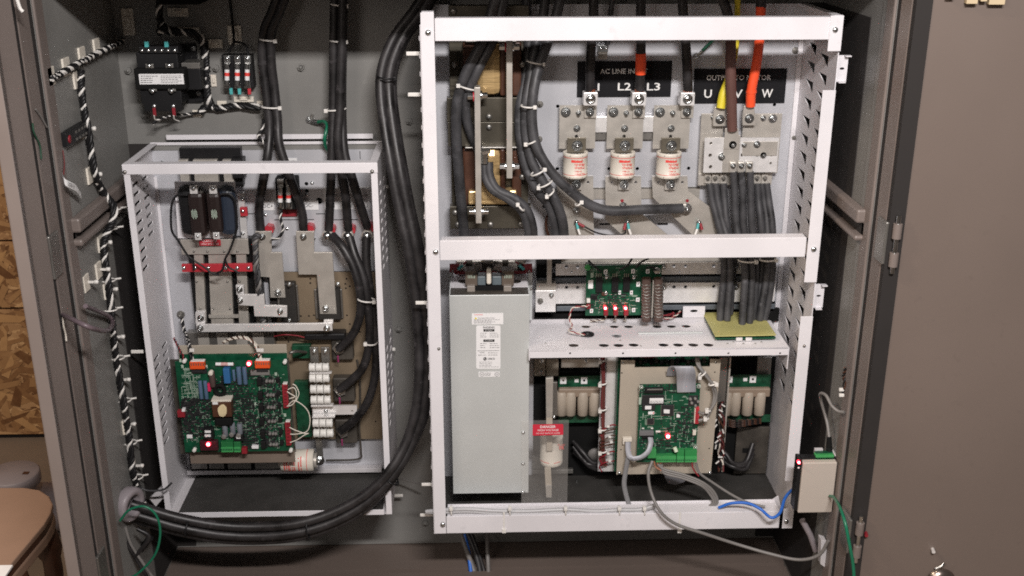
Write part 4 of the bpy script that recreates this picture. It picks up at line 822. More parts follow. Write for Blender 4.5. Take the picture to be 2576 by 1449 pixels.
# ================================================================== circuit boards
def board(label, x0, y0, x1, y1, Y, m=None, th=0.0016, group=None):
    t = T('circuit_board', label, 'circuit board', P((x0 + x1) / 2, y1, Y), group)
    MB().rect(x0, y0, x1, y1, Y, th).build('board', m or pcbm, t)
    return t
def comp(t, Y, x0, y0, x1, y1, d, name, m, bev=0.0006): return MB().rect(x0, y0, x1, y1, Y - d, d).build(name, m, t, bevel=bev)
def can(t, Y, x0, y0, x1, y1, name, m):        # lying cylinder component
    xm = (x0 + x1) / 2; r = (x1 - x0) / 2 * 0.00074; a = P(xm, y0, Y - r); b = P(xm, y1, Y - r)
    return MB().lathe((a.x, a.y, b.z), [(0.0001, 0), (r * .9, 0), (r, 0.0008), (r, (a.z - b.z) - 0.0008), (r * .9, a.z - b.z), (0.0001, a.z - b.z)], 12).build(name, m, t)
def round_can(t, Y, x, y, r, name, m, h=0.012): return MB().lathe(P(x, y, Y), [(r * .00076, 0), (r * .00076, -h), (r * .0006, -h - .0006), (0.0001, -h - .0006)], 14, 'Y').build(name, m, t)
def ledlamp(t, Y, x, y, r=6, core=True):
    o = MB().lathe(P(x, y, Y - 0.006), [(r * .00076, 0.006), (r * .00076, 0), (r * .0005, -0.003), (0.0001, -0.0045)], 12, 'Y').build('led', led, t)
    if core: MB().lathe(P(x, y, Y - 0.0095), [(r * .00055, 0.001), (r * .0004, -0.0012), (0.0001, -0.002)], 10, 'Y').build('led_core', ledc, o)
def smds(t, Y, boxes, n, seed, mm=None, name='surface_mount_parts', big=3.4):
    q = random.Random(seed); dark = MB(); lite = MB(); tracks = MB()
    for i in range(n):
        x0, y0, x1, y1 = q.choice(boxes); x = q.uniform(x0, x1); y = y0 + (y1 - y0) * (int(q.random() * max(2, (y1 - y0) / 6)) + .5) / max(2, int((y1 - y0) / 6))
        a = q.uniform(1.1, big); b = q.uniform(0.7, big * .5)
        if q.random() < 0.55: dark.rect(x - a, y - b, x + a, y + b, Y - q.uniform(.0012, .004), .004)
        else: lite.rect(x - a * .7, y - .6, x + a * .7, y + .6, Y - .0012, .0012)
    for s, b, m in (('dark', dark, chip), ('light', lite, smd)):
        if b.v: tag(b.build(name if s == "dark" else "solder_pads", m, t), None, None, kind='stuff')
def tracks(t, Y, boxes, n, seed, m=None):
    q = random.Random(seed); b = MB()
    for i in range(n):
        x0, y0, x1, y1 = q.choice(boxes); x = q.uniform(x0, x1); y = q.uniform(y0, y1); l = q.uniform(4, 22)
        if q.random() < .6: b.rect(x, y, min(x + l, x1 + 4), y + .8, Y - .0003, .0003)
        else: b.rect(x, y, x + .8, min(y + l, y1 + 4), Y - .0003, .0003)
    tag(b.build('silkscreen_marks', m or silk, t), None, None, kind='stuff')
BY = 1.985
t = board('large green control board with red lights in the left enclosure', 452.5, 907, 730, 1136, BY)
comp(t, BY, 448, 893, 722, 907, -0.004, 'rear_board', pcbd) if False else MB().rect(452, 890, 722, 907, BY + 0.012, 0.002).build('rear_board', pcbm, t)
for a in ((477, 911, 514, 929), (641, 909, 678, 927)):
    o = comp(t, BY, *a, 0.012, 'orange_connector', orangec, .001)
    for i in range(6): MB().rect(a[0] + 3 + i * 6, a[1] + 3, a[0] + 5.5 + i * 6, a[1] + 9, BY - .0125, .0008).build('contact', dsteel, o)
    comp(t, BY, a[0] + 2, a[1] - 3, a[2], a[1], 0.010, 'connector_header', whitep)
    comp(t, BY, a[0] + 4, a[3], a[2] - 4, a[3] + 9, 0.006, 'driver_chip', chip)
can_ = lambda *a: can(t, BY, *a)
a, b = P(543, 916, BY - .005), P(587, 916, BY - .005)
o = MB().cyl(a, b, .0034, 12).build('glass_fuse', paper, t); MB().cyl(a + (b - a) * .3, a + (b - a) * .7, .0036, 12).build('pink_band', mat('pale_pink_print', (.6, .35, .33), .5), o)
comp(t, BY, 562, 928, 578, 965, .014, 'blue_capacitor', blue, .001)
for a in ((593, 923, 606, 966), (608, 923, 620, 966), (497, 958, 508, 1003), (510, 958, 521, 1003), (583, 930, 591, 958)): can_(*a, 'blue_resistor', blueg)
comp(t, BY, 522, 966, 529, 985, .008, 'pink_capacitor', mat('pink_film', (.7, .03, .12), .4))
can_(524, 934, 540, 972, 'brown_capacitor', mat('brown_can', (.09, .06, .055), .35)); round_can(t, BY - .004, 532, 935, 6, 'white_cap', ivory, .01)
o = P(553, 981, BY - .006); MB().tube([o + Vector((.0095 * math.cos(a_), 0, .0105 * math.sin(a_))) for a_ in [2 * math.pi * i / 18 for i in range(18)]], .004, 8, True).build('toroid', blackm, t)
comp(t, BY, 533, 1011, 582, 1050, .022, 'transformer', brown, .002); comp(t, BY, 531, 1006, 581, 1011, .022, 'yellow_tape', ivory)
for x, y, a_, b_ in ((559, 1034, 11, 15),):
    MB().quad([(x + a_ * math.cos(2 * math.pi * i / 14) * (1 + .08 * (i % 3)), y + b_ * math.sin(2 * math.pi * i / 14) * (1 + .06 * (i % 2))) for i in range(14)], BY - .026, .004).build('glue_patch', mat('yellowed_glue', (.75, .62, .38), .5, var=.2), t, bevel=.001)
q = comp(t, BY, 534, 1012, 548, 1018, .0225, 'transformer_label', paper); comp(t, BY, 540, 1052, 584, 1072, .016, 'black_inductor', blackm, .003)
for x, y in ((565, 1084), (584, 1079), (602, 1081)): can_(x - 7.5, y - 15, x + 7.5, y + 13, 'grey_capacitor', mat('grey_can', (.17, .185, .21), .35)); round_can(t, BY - .004, x, y + 11, 6.5, 'capacitor_top', greyw, .008)
o = comp(t, BY, 511, 1079, 536, 1106, .014, 'relay', black, .001)
for y in (1083, 1093): q = MB().rect(515, y, 530, y + 6, BY - .0145, .0004).build('relay_label', paper, o)
o = comp(t, BY, 503, 1110, 548, 1134, .010, 'dark_connector', mat('very_dark_red', (.06, .012, .018), .4), .001); ledlamp(t, BY - .008, 523.5, 1118.5, 6); ledlamp(t, BY - .002, 625.5, 916, 6)
for a, b_ in ((556, 586), (588, 605)):
    o = comp(t, BY, a, 1112, b_, 1126, .013, 'green_terminal_block', mat('darker_green_terminal', (.02, .16, .05), .4)); c_ = comp(t, BY, a, 1126, b_, 1138, .016, 'green_terminal_front', greent)
    for i in range(int((b_ - a) / 4)): MB().rect(a + 1 + i * 4, 1129, a + 3.2 + i * 4, 1134, BY - .0164, .0004).build('terminal_slot', pcbd, c_)
comp(t, BY, 608, 1128, 621, 1142, .012, 'red_plug', redd); comp(t, BY, 633, 1122, 650, 1129, .008, 'white_component', paper); comp(t, BY, 470, 1094, 484, 1103, .002, 'white_sticker', paper)
comp(t, BY, 588, 1094, 612, 1110, .012, 'relay', black); comp(t, BY, 594, 1098, 605, 1104, .0124, 'relay_label', paper)
comp(t, BY, 630, 932, 678, 944, .004, 'pale_label_strip', greyw); comp(t, BY, 446, 1034, 464, 1050, .010, 'red_plug', redd); comp(t, BY, 457, 1030, 465, 1036, .012, 'white_tab', paper)
for a in ((711, 968, 724, 1027), (718, 1063, 731, 1121)):
    o = comp(t, BY, *a, .012, 'red_connector', redd, .001)
    for i in range(7): MB().rect(a[0] + 4, a[1] + 3 + i * 8, a[2] - 3, a[1] + 6 + i * 8, BY - .0126, .0008).build('contact', mat('dark_red_slot', (.14, .01, .015), .5), o)
    comp(t, BY, a[0], a[1] - 3, a[2] - 2, a[1], .010, 'connector_end', whitep)
for i, y in enumerate((956, 991, 1022, 1057, 1088, 1115)):
    dx = i * 2.0
    comp(t, BY, 646 + dx, y - 10 + 6, 658 + dx, y + 14, .010, 'black_module', black, .001)
    for x in (672, 680, 687): round_can(t, BY, x + dx, y, 3.6, 'grey_capacitor', greyw, .008)
    comp(t, BY, 694 + dx, y - 5, 703 + dx, y + 5, .008, 'optocoupler', black); comp(t, BY, 661 + dx, y - 4, 668 + dx, y + 2, .004, 'small_chip', chip)
for x, y in ((449, 903), (648, 1030), (712, 1040), (638, 1012), (689, 937), (454, 918), (514, 918)): MB().rect(x + 2, y, x + 8, y + 8, BY - .0004, .0004).build('white_mark', silk, t)
for x, y in ((466, 903), (718, 905), (491, 1126), (733, 1127)): round_can(t, BY + .002, x, y + 2, 5, 'standoff_post', whitep, .01)
o = [(458, 1002, 528, 1092), (545, 1000, 640, 1050), (600, 1050, 645, 1125), (655, 945, 705, 1125), (455, 1000, 500, 1090), (540, 945, 600, 1000), (640, 940, 700, 1120)]
smds(t, BY, o, 900, 3, big=3.8); smds(t, BY, [(458, 1002, 530, 1100), (600, 1050, 645, 1125), (545, 1000, 640, 1060), (655, 950, 705, 1125)], 420, 77, big=4.2, name='dark_small_parts'); smds(t, BY - .0005, [(456, 1004, 532, 1104), (545, 975, 640, 1060), (600, 1050, 648, 1125), (655, 948, 706, 1128), (590, 930, 640, 1000)], 700, 78, big=2.6, name='tiny_parts'); tracks(t, BY, [(455, 925, 500, 1000), (455, 1000, 640, 1110), (640, 940, 712, 1125)], 380, 4)
q = comp(t, BY, 485, 925, 520, 940, .003, 'row_of_diodes', chip)
for i in range(8): comp(t, BY, 462 + i * 8.3, 1012 + (i % 3) * 14, 468 + i * 8.3, 1018 + (i % 3) * 14, .003, 'logic_chip', chip); comp(t, BY, 466 + i * 7.5, 1062 + (i % 2) * 14, 473 + i * 7.5, 1068 + (i % 2) * 14, .003, 'logic_chip', chip)
wg = 'white signal wires looping from the red connectors'
for i, (pts, l) in enumerate((([(724, 980), (738, 975), (745, 985), (744, 1005), (735, 1018), (722, 1022)], 'small white wire loop at the upper red connector'), ([(722, 985), (733, 992), (742, 998), (728, 1003)], 'inner white wire loop at the upper red connector'),
                             ([(726, 1018), (740, 1008), (760, 1018), (775, 1035), (780, 1060), (772, 1085), (745, 1092), (730, 1092)], 'long white wire looping from the upper to the lower red connector'),
                             ([(728, 1075), (745, 1083), (765, 1090), (776, 1090)], 'upper white wire of the lower red connector'), ([(730, 1113), (748, 1106), (765, 1095), (776, 1090)], 'lower white wire of the lower red connector'),
                             ([(736, 966), (745, 972), (752, 990), (745, 1008)], 'outer white wire loop beside the upper red connector'))):
    cable_thing(l, [(x, y, 1.972) for x, y in pts], .0010, ivory, name='signal_wire', cat='wire', group=wg)
for x, y, l in ((482, 882, 'small white tag on the left lead above the orange plug'), (651, 882, 'small white tag on the right lead above the orange plug')):
    tag(MB().rect(x - 6, y - 4, x + (6 if x < 500 else 12), y + 4, 1.968, .004).build('wire_tag', whitep, None, bevel=.0008), l, 'tag')
# ================================================================== right enclosure: reactor
Q = lambda x, y: (1104.9 + .4358 * x, .4358 * y)
t = T('big_reactor', 'large brown laminated reactor with varnished gold coils in the right enclosure', 'reactor', P(1232, 577, 2.10))
mt = mat('lamination_bracket', (.10, .09, .07), .4, metal=.6, var=.2)
R_(1133, 18, 1330, 576, 2.085, .028, 'core', lam, t, .001)
R_(1124, 246, 1314, 306, 2.060, .024, 'clamp_plate', mt, t); R_(1127, 307.5, 1316, 368, 2.060, .024, 'clamp_plate', mt, t); R_(1132, 519, 1336, 575, 2.060, .024, 'clamp_plate', mt, t); R_(1128, 14, 1330, 44, 2.060, .024, 'clamp_plate', mt, t)
def coilset(y0, y1, name):
    for (a, b, m, Yc) in ((1165, 1198, brown, 2.062), (1196, 1262, gold, 2.048), (1258, 1272, brown, 2.052), (1288, 1312, brown, 2.060), (1292, 1308, gold, 2.066)): R_(a, y0, b, y1, Yc, .04, 'coil_wrap' if m is brown else 'copper_coil', m, t, .014 if m is gold and b - a > 40 else .004)
    R_(1170, y0 - 4, 1300, y0, 2.045, .03, 'coil_edge', dsteel, t, .001)
coilset(106, 242, 'upper'); coilset(374, 517, 'lower')
R_(1178, 480, 1300, 515, 2.050, .03, 'copper_coil', gold, t, .003)
for x, y in ((1145, 162), (1314, 162), (1230, 294), (1230, 320), (1145, 535), (1152, 565), (1234, 565), (1314, 445), (1141, 28), (1311, 564)): screw(t, x, y, 2.0585, 8, dsteel)
for x, y in ((1230, 294), (1230, 320)): bolt(t, x, y, 2.0585, 6)
def blade(label, x, y0, y1, Y0, Y1, bl):
    t = T('vertical_busbar', label, 'busbar', P(x, y1, Y1), 'edge on bars in front of the big reactor')
    xa = P(x, (y0 + y1) / 2, Y0).x; MB().box(xa - .0058, xa + .0052, Y0, Y1, P(x, y1, Y0).z, P(x, y0, Y0).z).build('bar', tin, t, bevel=.0008)
    for bx, by in bl:
        a = P(bx, by, (Y0 + Y1) / 2); s = 1 if bx > x else -1; st_ = Vector((xa + s * .0054, a.y, a.z))
        o = MB().cyl(st_, st_ + Vector((s * .003, 0, 0)), .0095, 14).build('washer', red if s < 0 and bl.index((bx, by)) == 0 else steel, t)
        MB().cyl(st_ + Vector((s * .0031, 0, 0)), st_ + Vector((s * .013, 0, 0)), .0065, 6, smooth=False).build('bolt', steel, t, bevel=.0008)
blade('left edge on vertical bar in front of the big reactor', 1203, 220, 562, 2.005, 2.035, ((1190, 243), (1218, 240), (1190, 532), (1220, 532)))
blade('right edge on vertical bar in front of the big reactor', 1282, 104, 449, 2.005, 2.035, ((1266, 118), (1297, 118), (1268, 418), (1297, 418)))
rg = 'dark cables looping round the big reactor'
cable_thing('outer left cable looping down beside the reactor behind the crossbars', [(1250, -10, 2.03), (1232, 45, 2.03), (1210, 110, 2.02), (1170, 190, 2.02), (1150, 260, 2.03), (1148, 340, 2.04), (1154, 430, 2.045), (1162, 520, 2.05), (1168, 600, 2.06)], .0100, cableg, rg, ties=((1153, 214, 1196, 226, 2.02, .013, -1),))
cable_thing('inner left cable passing behind the left edge on bar', [(1268, -10, 2.035), (1256, 45, 2.035), (1238, 105, 2.03), (1200, 180, 2.025), (1174, 240, 2.035), (1172, 290, 2.045), (1188, 345, 2.05), (1206, 380, 2.05)], .0095, cableg, rg)
for l, o in (('left', 0), ('right', 12)):
    cable_thing('%s one of the two cables curving down from the bolt beside the left bar' % l, [(1218 + o, 408, 2.03), (1221 + o, 445, 2.025), (1240 + o, 478, 2.02), (1280 + o, 502 - o * .4, 2.02), (1312 + o, 530 - o * .4, 2.02), (1328 + o, 570, 2.02), (1330 + o, 620, 2.03)], .0085, cableg, rg, ties=((1302, 512, 1318, 528, 2.01, .015, -1),) if o else ())
t = T('bolted_lug', 'bright lug and bolt holding the pair of curving cables', 'lug', P(1218, 410, 2.02)); a = P(1219, 382, 2.02); MB().cyl(a, P(1219, 410, 2.022), .007, 12).build('barrel', steel, t); MB().cyl(a + Vector((-.004, -.002, 0)), a + Vector((.01, -.004, .003)), .006, 6, smooth=False).build('bolt', steel, t)
br = 'dark grey cables bundled right of the big reactor'
cable_thing('front cable of the tied bundle that runs level to the far right stud', [(1412, -15, 2.06), (1398, 45, 2.06), (1378, 105, 2.055), (1355, 170, 2.045), (1342, 230, 2.035), (1338, 300, 2.03), (1350, 370, 2.025), (1385, 430, 2.02), (1435, 480, 2.02), (1490, 518, 2.025), (1540, 530, 2.03), (1620, 527, 2.04), (1716, 524, 2.06)], .0098, cableg, br,
            ties=((1327, 153, 1366, 160, 2.05, .016), (1312, 266, 1345, 268, 2.03, .016), (1322, 361, 1350, 350, 2.03, .016, -1), (1337, 440, 1370, 424, 2.02, .016), (1354, 470, 1388, 454, 2.02, .016, -1), (1375, 492, 1393, 478, 2.02, .014, -1), (1448, 515, 1462, 506, 2.02, .014)))
cable_thing('left cable of the tied bundle going down behind the middle crossbar', [(1372, -15, 2.07), (1366, 45, 2.07), (1350, 105, 2.065), (1332, 200, 2.055), (1324, 260, 2.045), (1322, 330, 2.045), (1336, 400, 2.04), (1365, 455, 2.035), (1395, 500, 2.035), (1416, 560, 2.04), (1420, 640, 2.06)], .0095, cableg, br)
cable_thing('rear cable of the tied bundle, closest to the reactor edge', [(1325, -15, 2.08), (1325, 45, 2.08), (1330, 105, 2.075), (1318, 200, 2.07), (1306, 280, 2.06), (1308, 350, 2.055), (1322, 420, 2.05), (1350, 478, 2.045), (1382, 520, 2.05), (1398, 580, 2.055), (1400, 640, 2.06)], .0092, cableg, br)
t = T('cable_stud', 'stud with washer holding the end of the level dark cable', 'stud', P(1727, 524, 2.07)); bolt(t, 1727, 524, 2.068, 14)
MB().quad([(1706, 516), (1727, 514), (1727, 534), (1706, 532)], 2.066, .005).build('cable_lug', tin, t, bevel=.001)
# signs
def sign(label, x0, y0, x1, y1, items):
    t = T('black_sign', label, 'sign', P((x0 + x1) / 2, y1, RB - .004)); MB().rect(x0, y0, x1, y1, RB - .004, .002).build('sign_plate', blk, t, bevel=.0004)
    for s, x, y, h, wd in items: text(s, x, y, RB - .0044, h, txtw, t, wide=wd, bold=.012)
sign('black plate lettered AC LINE INPUT above the three round fuses', 1452, 154, 1689, 244, (('AC LINE INPUT', 1570, 180, 12.5, 120), ('L1', 1497, 220, 19, 26), ('L2', 1570, 219, 19, 33), ('L3', 1644, 219, 19, 33)))
sign('black plate lettered OUTPUT TO MOTOR at the upper right', 1745, 173, 1977, 260, (('OUTPUT TO MOTOR', 1858, 196, 12.5, 162), ('U', 1781, 237, 21, 19), ('V', 1857, 237, 21, 22), ('W', 1930, 236, 21, 28)))
# fuse columns
def fuse_column(k, xc, which, lowpoly, lugx):
    g = 'round semiconductor fuses in a row'
    PY = 2.092
    pl = T('upper_plate', 'square tin plated plate above the %s of the three round fuses' % which, 'terminal plate', P(xc, 372, PY), 'plates above the round fuses')
    a = xc - 43; b = xc + 48
    c0 = P(xc, 343, PY)
    xa, xb, z0, z1 = P(a, 320, PY).x, P(b, 320, PY).x, P(xc, 374, PY).z, P(xc, 265, PY).z
    sheet([(xa, z0), (xb, z0), (xb, z1), (xa, z1)], [circ(c0.x, c0.z, .0034, 12)], .004, 'plate', tin, pl, lambda v: Vector((v.x, PY + .002 + v.z, v.y)))
    bolt(pl, xc - 27, 282, PY, 13, h=.01); bolt(pl, xc + 5, 284, PY, 7, h=.012); bolt(pl, xc + 1, 323, PY, 9)
    lg = T('cable_connector', 'silver screw block on the cable end over the %s round fuse' % which, 'connector', P(lugx, 290, PY), 'silver screw blocks over the round fuses')
    R_(lugx - 18, 233, lugx + 18, 266, 2.060, .026, 'block', alu, lg, .0015); screw(lg, lugx, 249, 2.0595, 9); MB().lathe(P(lugx, 249, 2.0590), [(.0095, 0), (.0095, -.0015), (.0065, -.0018), (.006, 0.0)], 18, 'Y').build('screw_ring', steel, lg)
    R_(lugx - 16, 266, lugx + 15, 297, 2.086, .005, 'tongue', tin, lg); bolt(lg, lugx - 2, 282, 2.0855, 11, h=.012)
    a_ = P(lugx, 232, 2.073); MB().cyl(a_, a_ + Vector((0, 0, .006)), .0088, 14).build('copper_strands', mat('bare_copper', (.62, .22, .12), .35, metal=.8), lg)
    f = T('round_fuse', '%s of the three round cream fuses with red print' % which, 'fuse', P(xc, 452, 2.06), g)
    R_(xc - 23, 347, xc + 24, 392, 2.070, .006, 'upper_blade', mat('dark_blade', (.17, .15, .115), .45, metal=.6), f, .0006); bolt(f, xc + 2, 366, 2.0695, 14)
    rr = .0240; za = P(xc, 452, 2.038).z; zc = P(xc, 386, 2.046).z; c = P(xc, 420, 2.038); base = Vector((c.x, 2.038 + rr, za)); H = zc - za
    MB().lathe(base, [(rr * .9, 0), (rr, .0015), (rr, H * .12), (rr * .99, H * .125), (rr * .99, H * .86), (rr, H * .865), (rr, H), (rr * .82, H), (rr * .8, H - .004), (0.0001, H - .004)], 36).build('fuse_body', ivory, f)
    MB().lathe(base + Vector((0, 0, H - .0035)), [(rr * .8, 0), (.0001, 0.0002)], 24).build('dark_end', grime, f)
    for h_ in (.15, .83): MB().lathe(base + Vector((0, 0, H * h_)), [(rr + .0002, 0), (rr + .0002, .0009)], 36).build('red_line', txtr, f)
    q = MB(); k_ = 10
    an = [(-.42 + .95 * i / k_) for i in range(k_ + 1)]
    zt_, zq = base.z + H * .77, base.z + H * .67
    q.add([Vector((c.x + (rr + .0003) * math.sin(a2), base.y - (rr + .0003) * math.cos(a2), z_)) for z_ in (zq, zt_) for a2 in an], [(i, i + 1, i + k_ + 2, i + k_ + 1) for i in range(k_)])
    q.build('red_print_band', txtr, f)
    ty = lambda f_: 386 + 66 * (1 - f_)
    for s, fr, h, wd in (('SHAWMUT', .72, 4.6, 37), ('Amp-trap', .56, 7.5, 36), ('A50P600-4', .42, 6.0, 36), ('FORM 101', .29, 4, 20), ('Semiconductor Fuse', .20, 4.6, 38)):
        text(s, xc + 4, ty(fr) - 1, 2.0376 if s != 'SHAWMUT' else 2.0372, h, txtr if s != 'SHAWMUT' else ivory, f, wide=wd, cylr=rr + .0005, bold=.01)
    for dx in (-16, 16):
        for h_ in (.07, .92): a3 = dx * .00078 / rr; MB().lathe((c.x + rr * math.sin(a3), base.y - rr * math.cos(a3) - .0003, base.z + H * h_), [(.0011, 0), (.0001, 0)], 8, 'Y').build('pin_dimple', dsteel, f)
    R_(xc - 14, 448, xc + 14, 478, 2.072, .006, 'lower_blade', tin, f)
    bolt(f, xc, 464, 2.0715, 12, h=.012)
    lp = T('lower_plate', 'tin plated plate running down from the %s of the three round fuses' % which, 'busbar', P(xc, 500, 2.09), 'plates below the round fuses')
    ol = [(P(x, y, 2.084).x, P(x, y, 2.084).z) for x, y in lowpoly]
    sheet(ol, [circ(P(xc + d, 458, 2.084).x, P(xc + d, 458, 2.084).z, .0030, 10) for d in (-31, 29)], .005, 'plate', tin, lp, lambda v: Vector((v.x, 2.084 + v.z, v.y)))
    MB().rect(lowpoly[0][0], 441.5, lowpoly[1][0], 444, 2.080, .002).build('top_edge', alu, lp)
    return lp
l1 = fuse_column(0, 1450, 'left', [(1402, 443), (1492, 443), (1493, 560), (1495, 604), (1432, 604), (1402, 500)], 1486)
l2 = fuse_column(1, 1570, 'middle', [(1523, 443), (1612, 443), (1613, 536), (1696, 604), (1580, 604), (1523, 552)], 1608)
l3 = fuse_column(2, 1687, 'right', [(1640, 443), (1729, 443), (1730, 478), (1788, 522), (1806, 560), (1808, 604), (1756, 604), (1642, 496)], 1730)
for o, x, y in ((l2, 1565, 505), (l3, 1729, 505)): MB().lathe(P(x, y, 2.0812), [(.0034, 0), (.0001, -.0002)], 12, 'Y').build('red_hole', redd, o)
bolt(l2, 1567, 517, 2.081, 10); bolt(l1, 1450, 530, 2.081, 10)
MB().rect(1493, 600, 1500, 604, 2.09, .002)
t = T('cross_angle', 'bright horizontal angle bar glimpsed between the upper fuse plates', 'angle bar', P(1575, 352, 2.105))
R_(1480, 293, 1665, 333, 2.098, .012, 'lit_face', alu, t); R_(1480, 334, 1665, 352, 2.104, .008, 'lower_face', dsteel, t)  # reflected light on the upper face is put into its paler metal
R_(1490, 471, 1760, 474, RB - .003, .002, 'plate_seam', dsteel, re, 0); R_(1490, 475, 1760, 500, RB - .004, .003, 'dark_strip', tin, re, 0)
ag = 'thick cables dropping to the three line input blocks'
cable_thing('black cable dropping to the left line input block', [(1494, -15, 2.05), (1492, 60, 2.055), (1486, 140, 2.065), (1484, 228, 2.073)], .0092, cable, ag)
t = T('power_cable', 'black cable with an orange tape band over the middle input block', 'cable', P(1609, 228, 2.073), ag)
MB().tube(roofed(([(1612, -15, 2.05), (1612, 60, 2.055), (1612, 140, 2.065), (1609, 228, 2.073)])), .0092, 12).build('cable_jacket', cable, t)
MB().tube(smooth(pp([(1612, 133, 2.0643), (1612, 160, 2.067), (1611, 186, 2.0695)])), .0099, 14).build('orange_tape', orange, t)
cable_thing('black cable dropping to the right line input block', [(1716, -15, 2.05), (1720, 60, 2.055), (1727, 140, 2.065), (1731, 228, 2.073)], .0092, cable, ag)
cable_thing('thin dark cable beside the left input cable above the top crossbar', [(1542, -15, 2.09), (1537, 30, 2.09), (1532, 60, 2.095), (1528, 112, 2.10)], .005, cableg)
t = T('terminal_block', 'small bright terminal block right of the left input cable', 'terminal', P(1516, 148, 2.11)); R_(1503, 113, 1530, 132, 2.10, .012, 'clamp', steel, t, .001); R_(1505, 132, 1528, 148, 2.104, .008, 'foot', tin, t, .001); screw(t, 1512, 122, 2.0995, 4); screw(t, 1523, 122, 2.0995, 4)
t = T('ring_lug', 'loose ring lug on a green wire left of the brown cable', 'lug', P(1751, 142, 2.10)); c = P(1751, 141, 2.10)
MB().tube([c + Vector((.0045 * math.cos(a), 0, .0045 * math.sin(a))) for a in [2 * math.pi * i / 14 for i in range(14)]], .0016, 6, True).build('ring', steel, t); MB().cyl(P(1755, 137, 2.10), P(1768, 126, 2.098), .0022, 8).build('barrel', steel, t)
cable_thing('dark green wire from the loose ring lug up behind the top crossbar', [(1767, 127, 2.098), (1780, 114, 2.095), (1796, 98, 2.09), (1810, 70, 2.09)], .003, mat('dark_green_wire', (.01, .07, .04), .4), name='ground_wire', cat='wire')
# outputs
og = 'cables dropping to the motor output lugs'
t = T('power_cable', 'yellow taped cable narrowing to the left motor output lug', 'cable', P(1813, 270, 2.07), og)
MB().tube(roofed(([(1856, -15, 2.08), (1854, 60, 2.085), (1850, 130, 2.085), (1836, 185, 2.08), (1820, 235, 2.075), (1813, 272, 2.072)])), [.0055] * 25 + [.0055 + .0004 * i for i in range(8)] + [.0088] * 9, 12).build('yellow_tape', yellow, t)
t = T('power_cable', 'brown taped cable to the middle motor output lug, black at the top', 'cable', P(1841, 326, 2.06), og)
MB().tube(roofed(([(1806, -20, 2.03), (1826, 20, 2.035), (1836, 60, 2.04)])), .0094, 12).build('black_sleeve', cable, t)
MB().tube(smooth(pp([(1835.5, 58, 2.04), (1838, 110, 2.045), (1838, 190, 2.05), (1840, 260, 2.055), (1842, 328, 2.06)])), .0100, 12).build('brown_tape', brownt, t)
t = T('power_cable', 'orange taped cable to the right motor output lug', 'cable', P(1885, 268, 2.07), og)
MB().tube(roofed(([(1916, -20, 2.05), (1915, 0, 2.052), (1914, 18, 2.053)])), .0098, 12).build('black_sleeve', cable, t)
MB().tube(smooth(pp([(1914, 15, 2.052), (1911, 90, 2.06), (1903, 160, 2.068), (1890, 228, 2.071), (1888, 267, 2.074)])), .0092, 12).build('orange_tape', orange, t)
MB().tube(pp([(1890, 228, 2.071), (1890, 234, 2.071)]), .0103, 12).build('tape_band', orange, t)
t = T('output_busbars', 'overlapping tin plated output plates studded with bolts at the right', 'busbar', P(1858, 466, 2.09))
MB().quad([(1765, 286), (1818, 286), (1822, 465), (1755, 465)], 2.094, .005).build('rear_plate', tin, t, bevel=.0006)
R_(1866, 286, 1962, 436, 2.094, .005, 'rear_plate', tin, t); R_(1757, 436, 1942, 466, 2.088, .005, 'lug_strip', tin, t)
xa, xb, z0, z1 = P(1771, 390, 2.070).x, P(1956, 390, 2.070).x, P(1860, 433, 2.070).z, P(1860, 346, 2.070).z
hs3 = [circ(P(x, y, 2.070).x, P(x, y, 2.070).z, r_) for x, y, r_ in ((1786, 390, .0036), (1787, 419, .0036), (1788, 360, .003), (1867, 389, .0036), (1828, 390, .0036), (1904, 389, .0036), (1940, 390, .0026), (1938, 410, .0026), (1942, 367, .002))]
sheet([(xa, z0), (xb, z0), (xb, z1), (xa, z1)], hs3, .005, 'front_plate', alu, t, lambda v: Vector((v.x, 2.070 + v.z, v.y)))
R_(1820, 340, 1860, 434, 2.0635, .0035, 'middle_strap', tin, t); R_(1868, 356, 1956, 392, 2.0655, .0015, 'right_strap', tin, t)
for x, y, r_, Y_ in ((1843, 364, 10, 2.0630), (1904, 363, 9, 2.0650), (1872, 364, 7, 2.067), (1816, 394, 10, 2.067), (1920, 390, 8, 2.067), (1794, 295, 7, 2.093), (1920, 297, 7, 2.093), (1944, 298, 11, 2.093)): bolt(t, x, y, Y_, r_)
for x, y in ((1811, 304), (1885, 302)):
    o = MB().quad([(x - 13, y - 36), (x + 12, y - 36), (x + 16, y - 8), (x + 16, y + 14), (x - 17, y + 14), (x - 17, y - 8)], 2.078, .008).build('cable_lug', tin, t, bevel=.0015); bolt(t, x, y - 4, 2.0775, 12)
MB().quad([(1824, 323), (1858, 323), (1858, 375), (1822, 375)], 2.0615, .0018).build('cable_lug', tin, t, bevel=.0006)
for x in (1844, 1865, 1886): R_(x - 9, 407, x + 9, 436, 2.058, .008, 'small_lug', tin, t, .003); bolt(t, x, 417, 2.0575, 7)
for x in (1780, 1799, 1820, 1904, 1924): R_(x - 8, 438, x + 8, 462, 2.083, .004, 'small_lug', tin, t, .001); bolt(t, x, 448, 2.0825, 6, m=dsteel)
mg = 'slim dark cables dropping from the output plates'
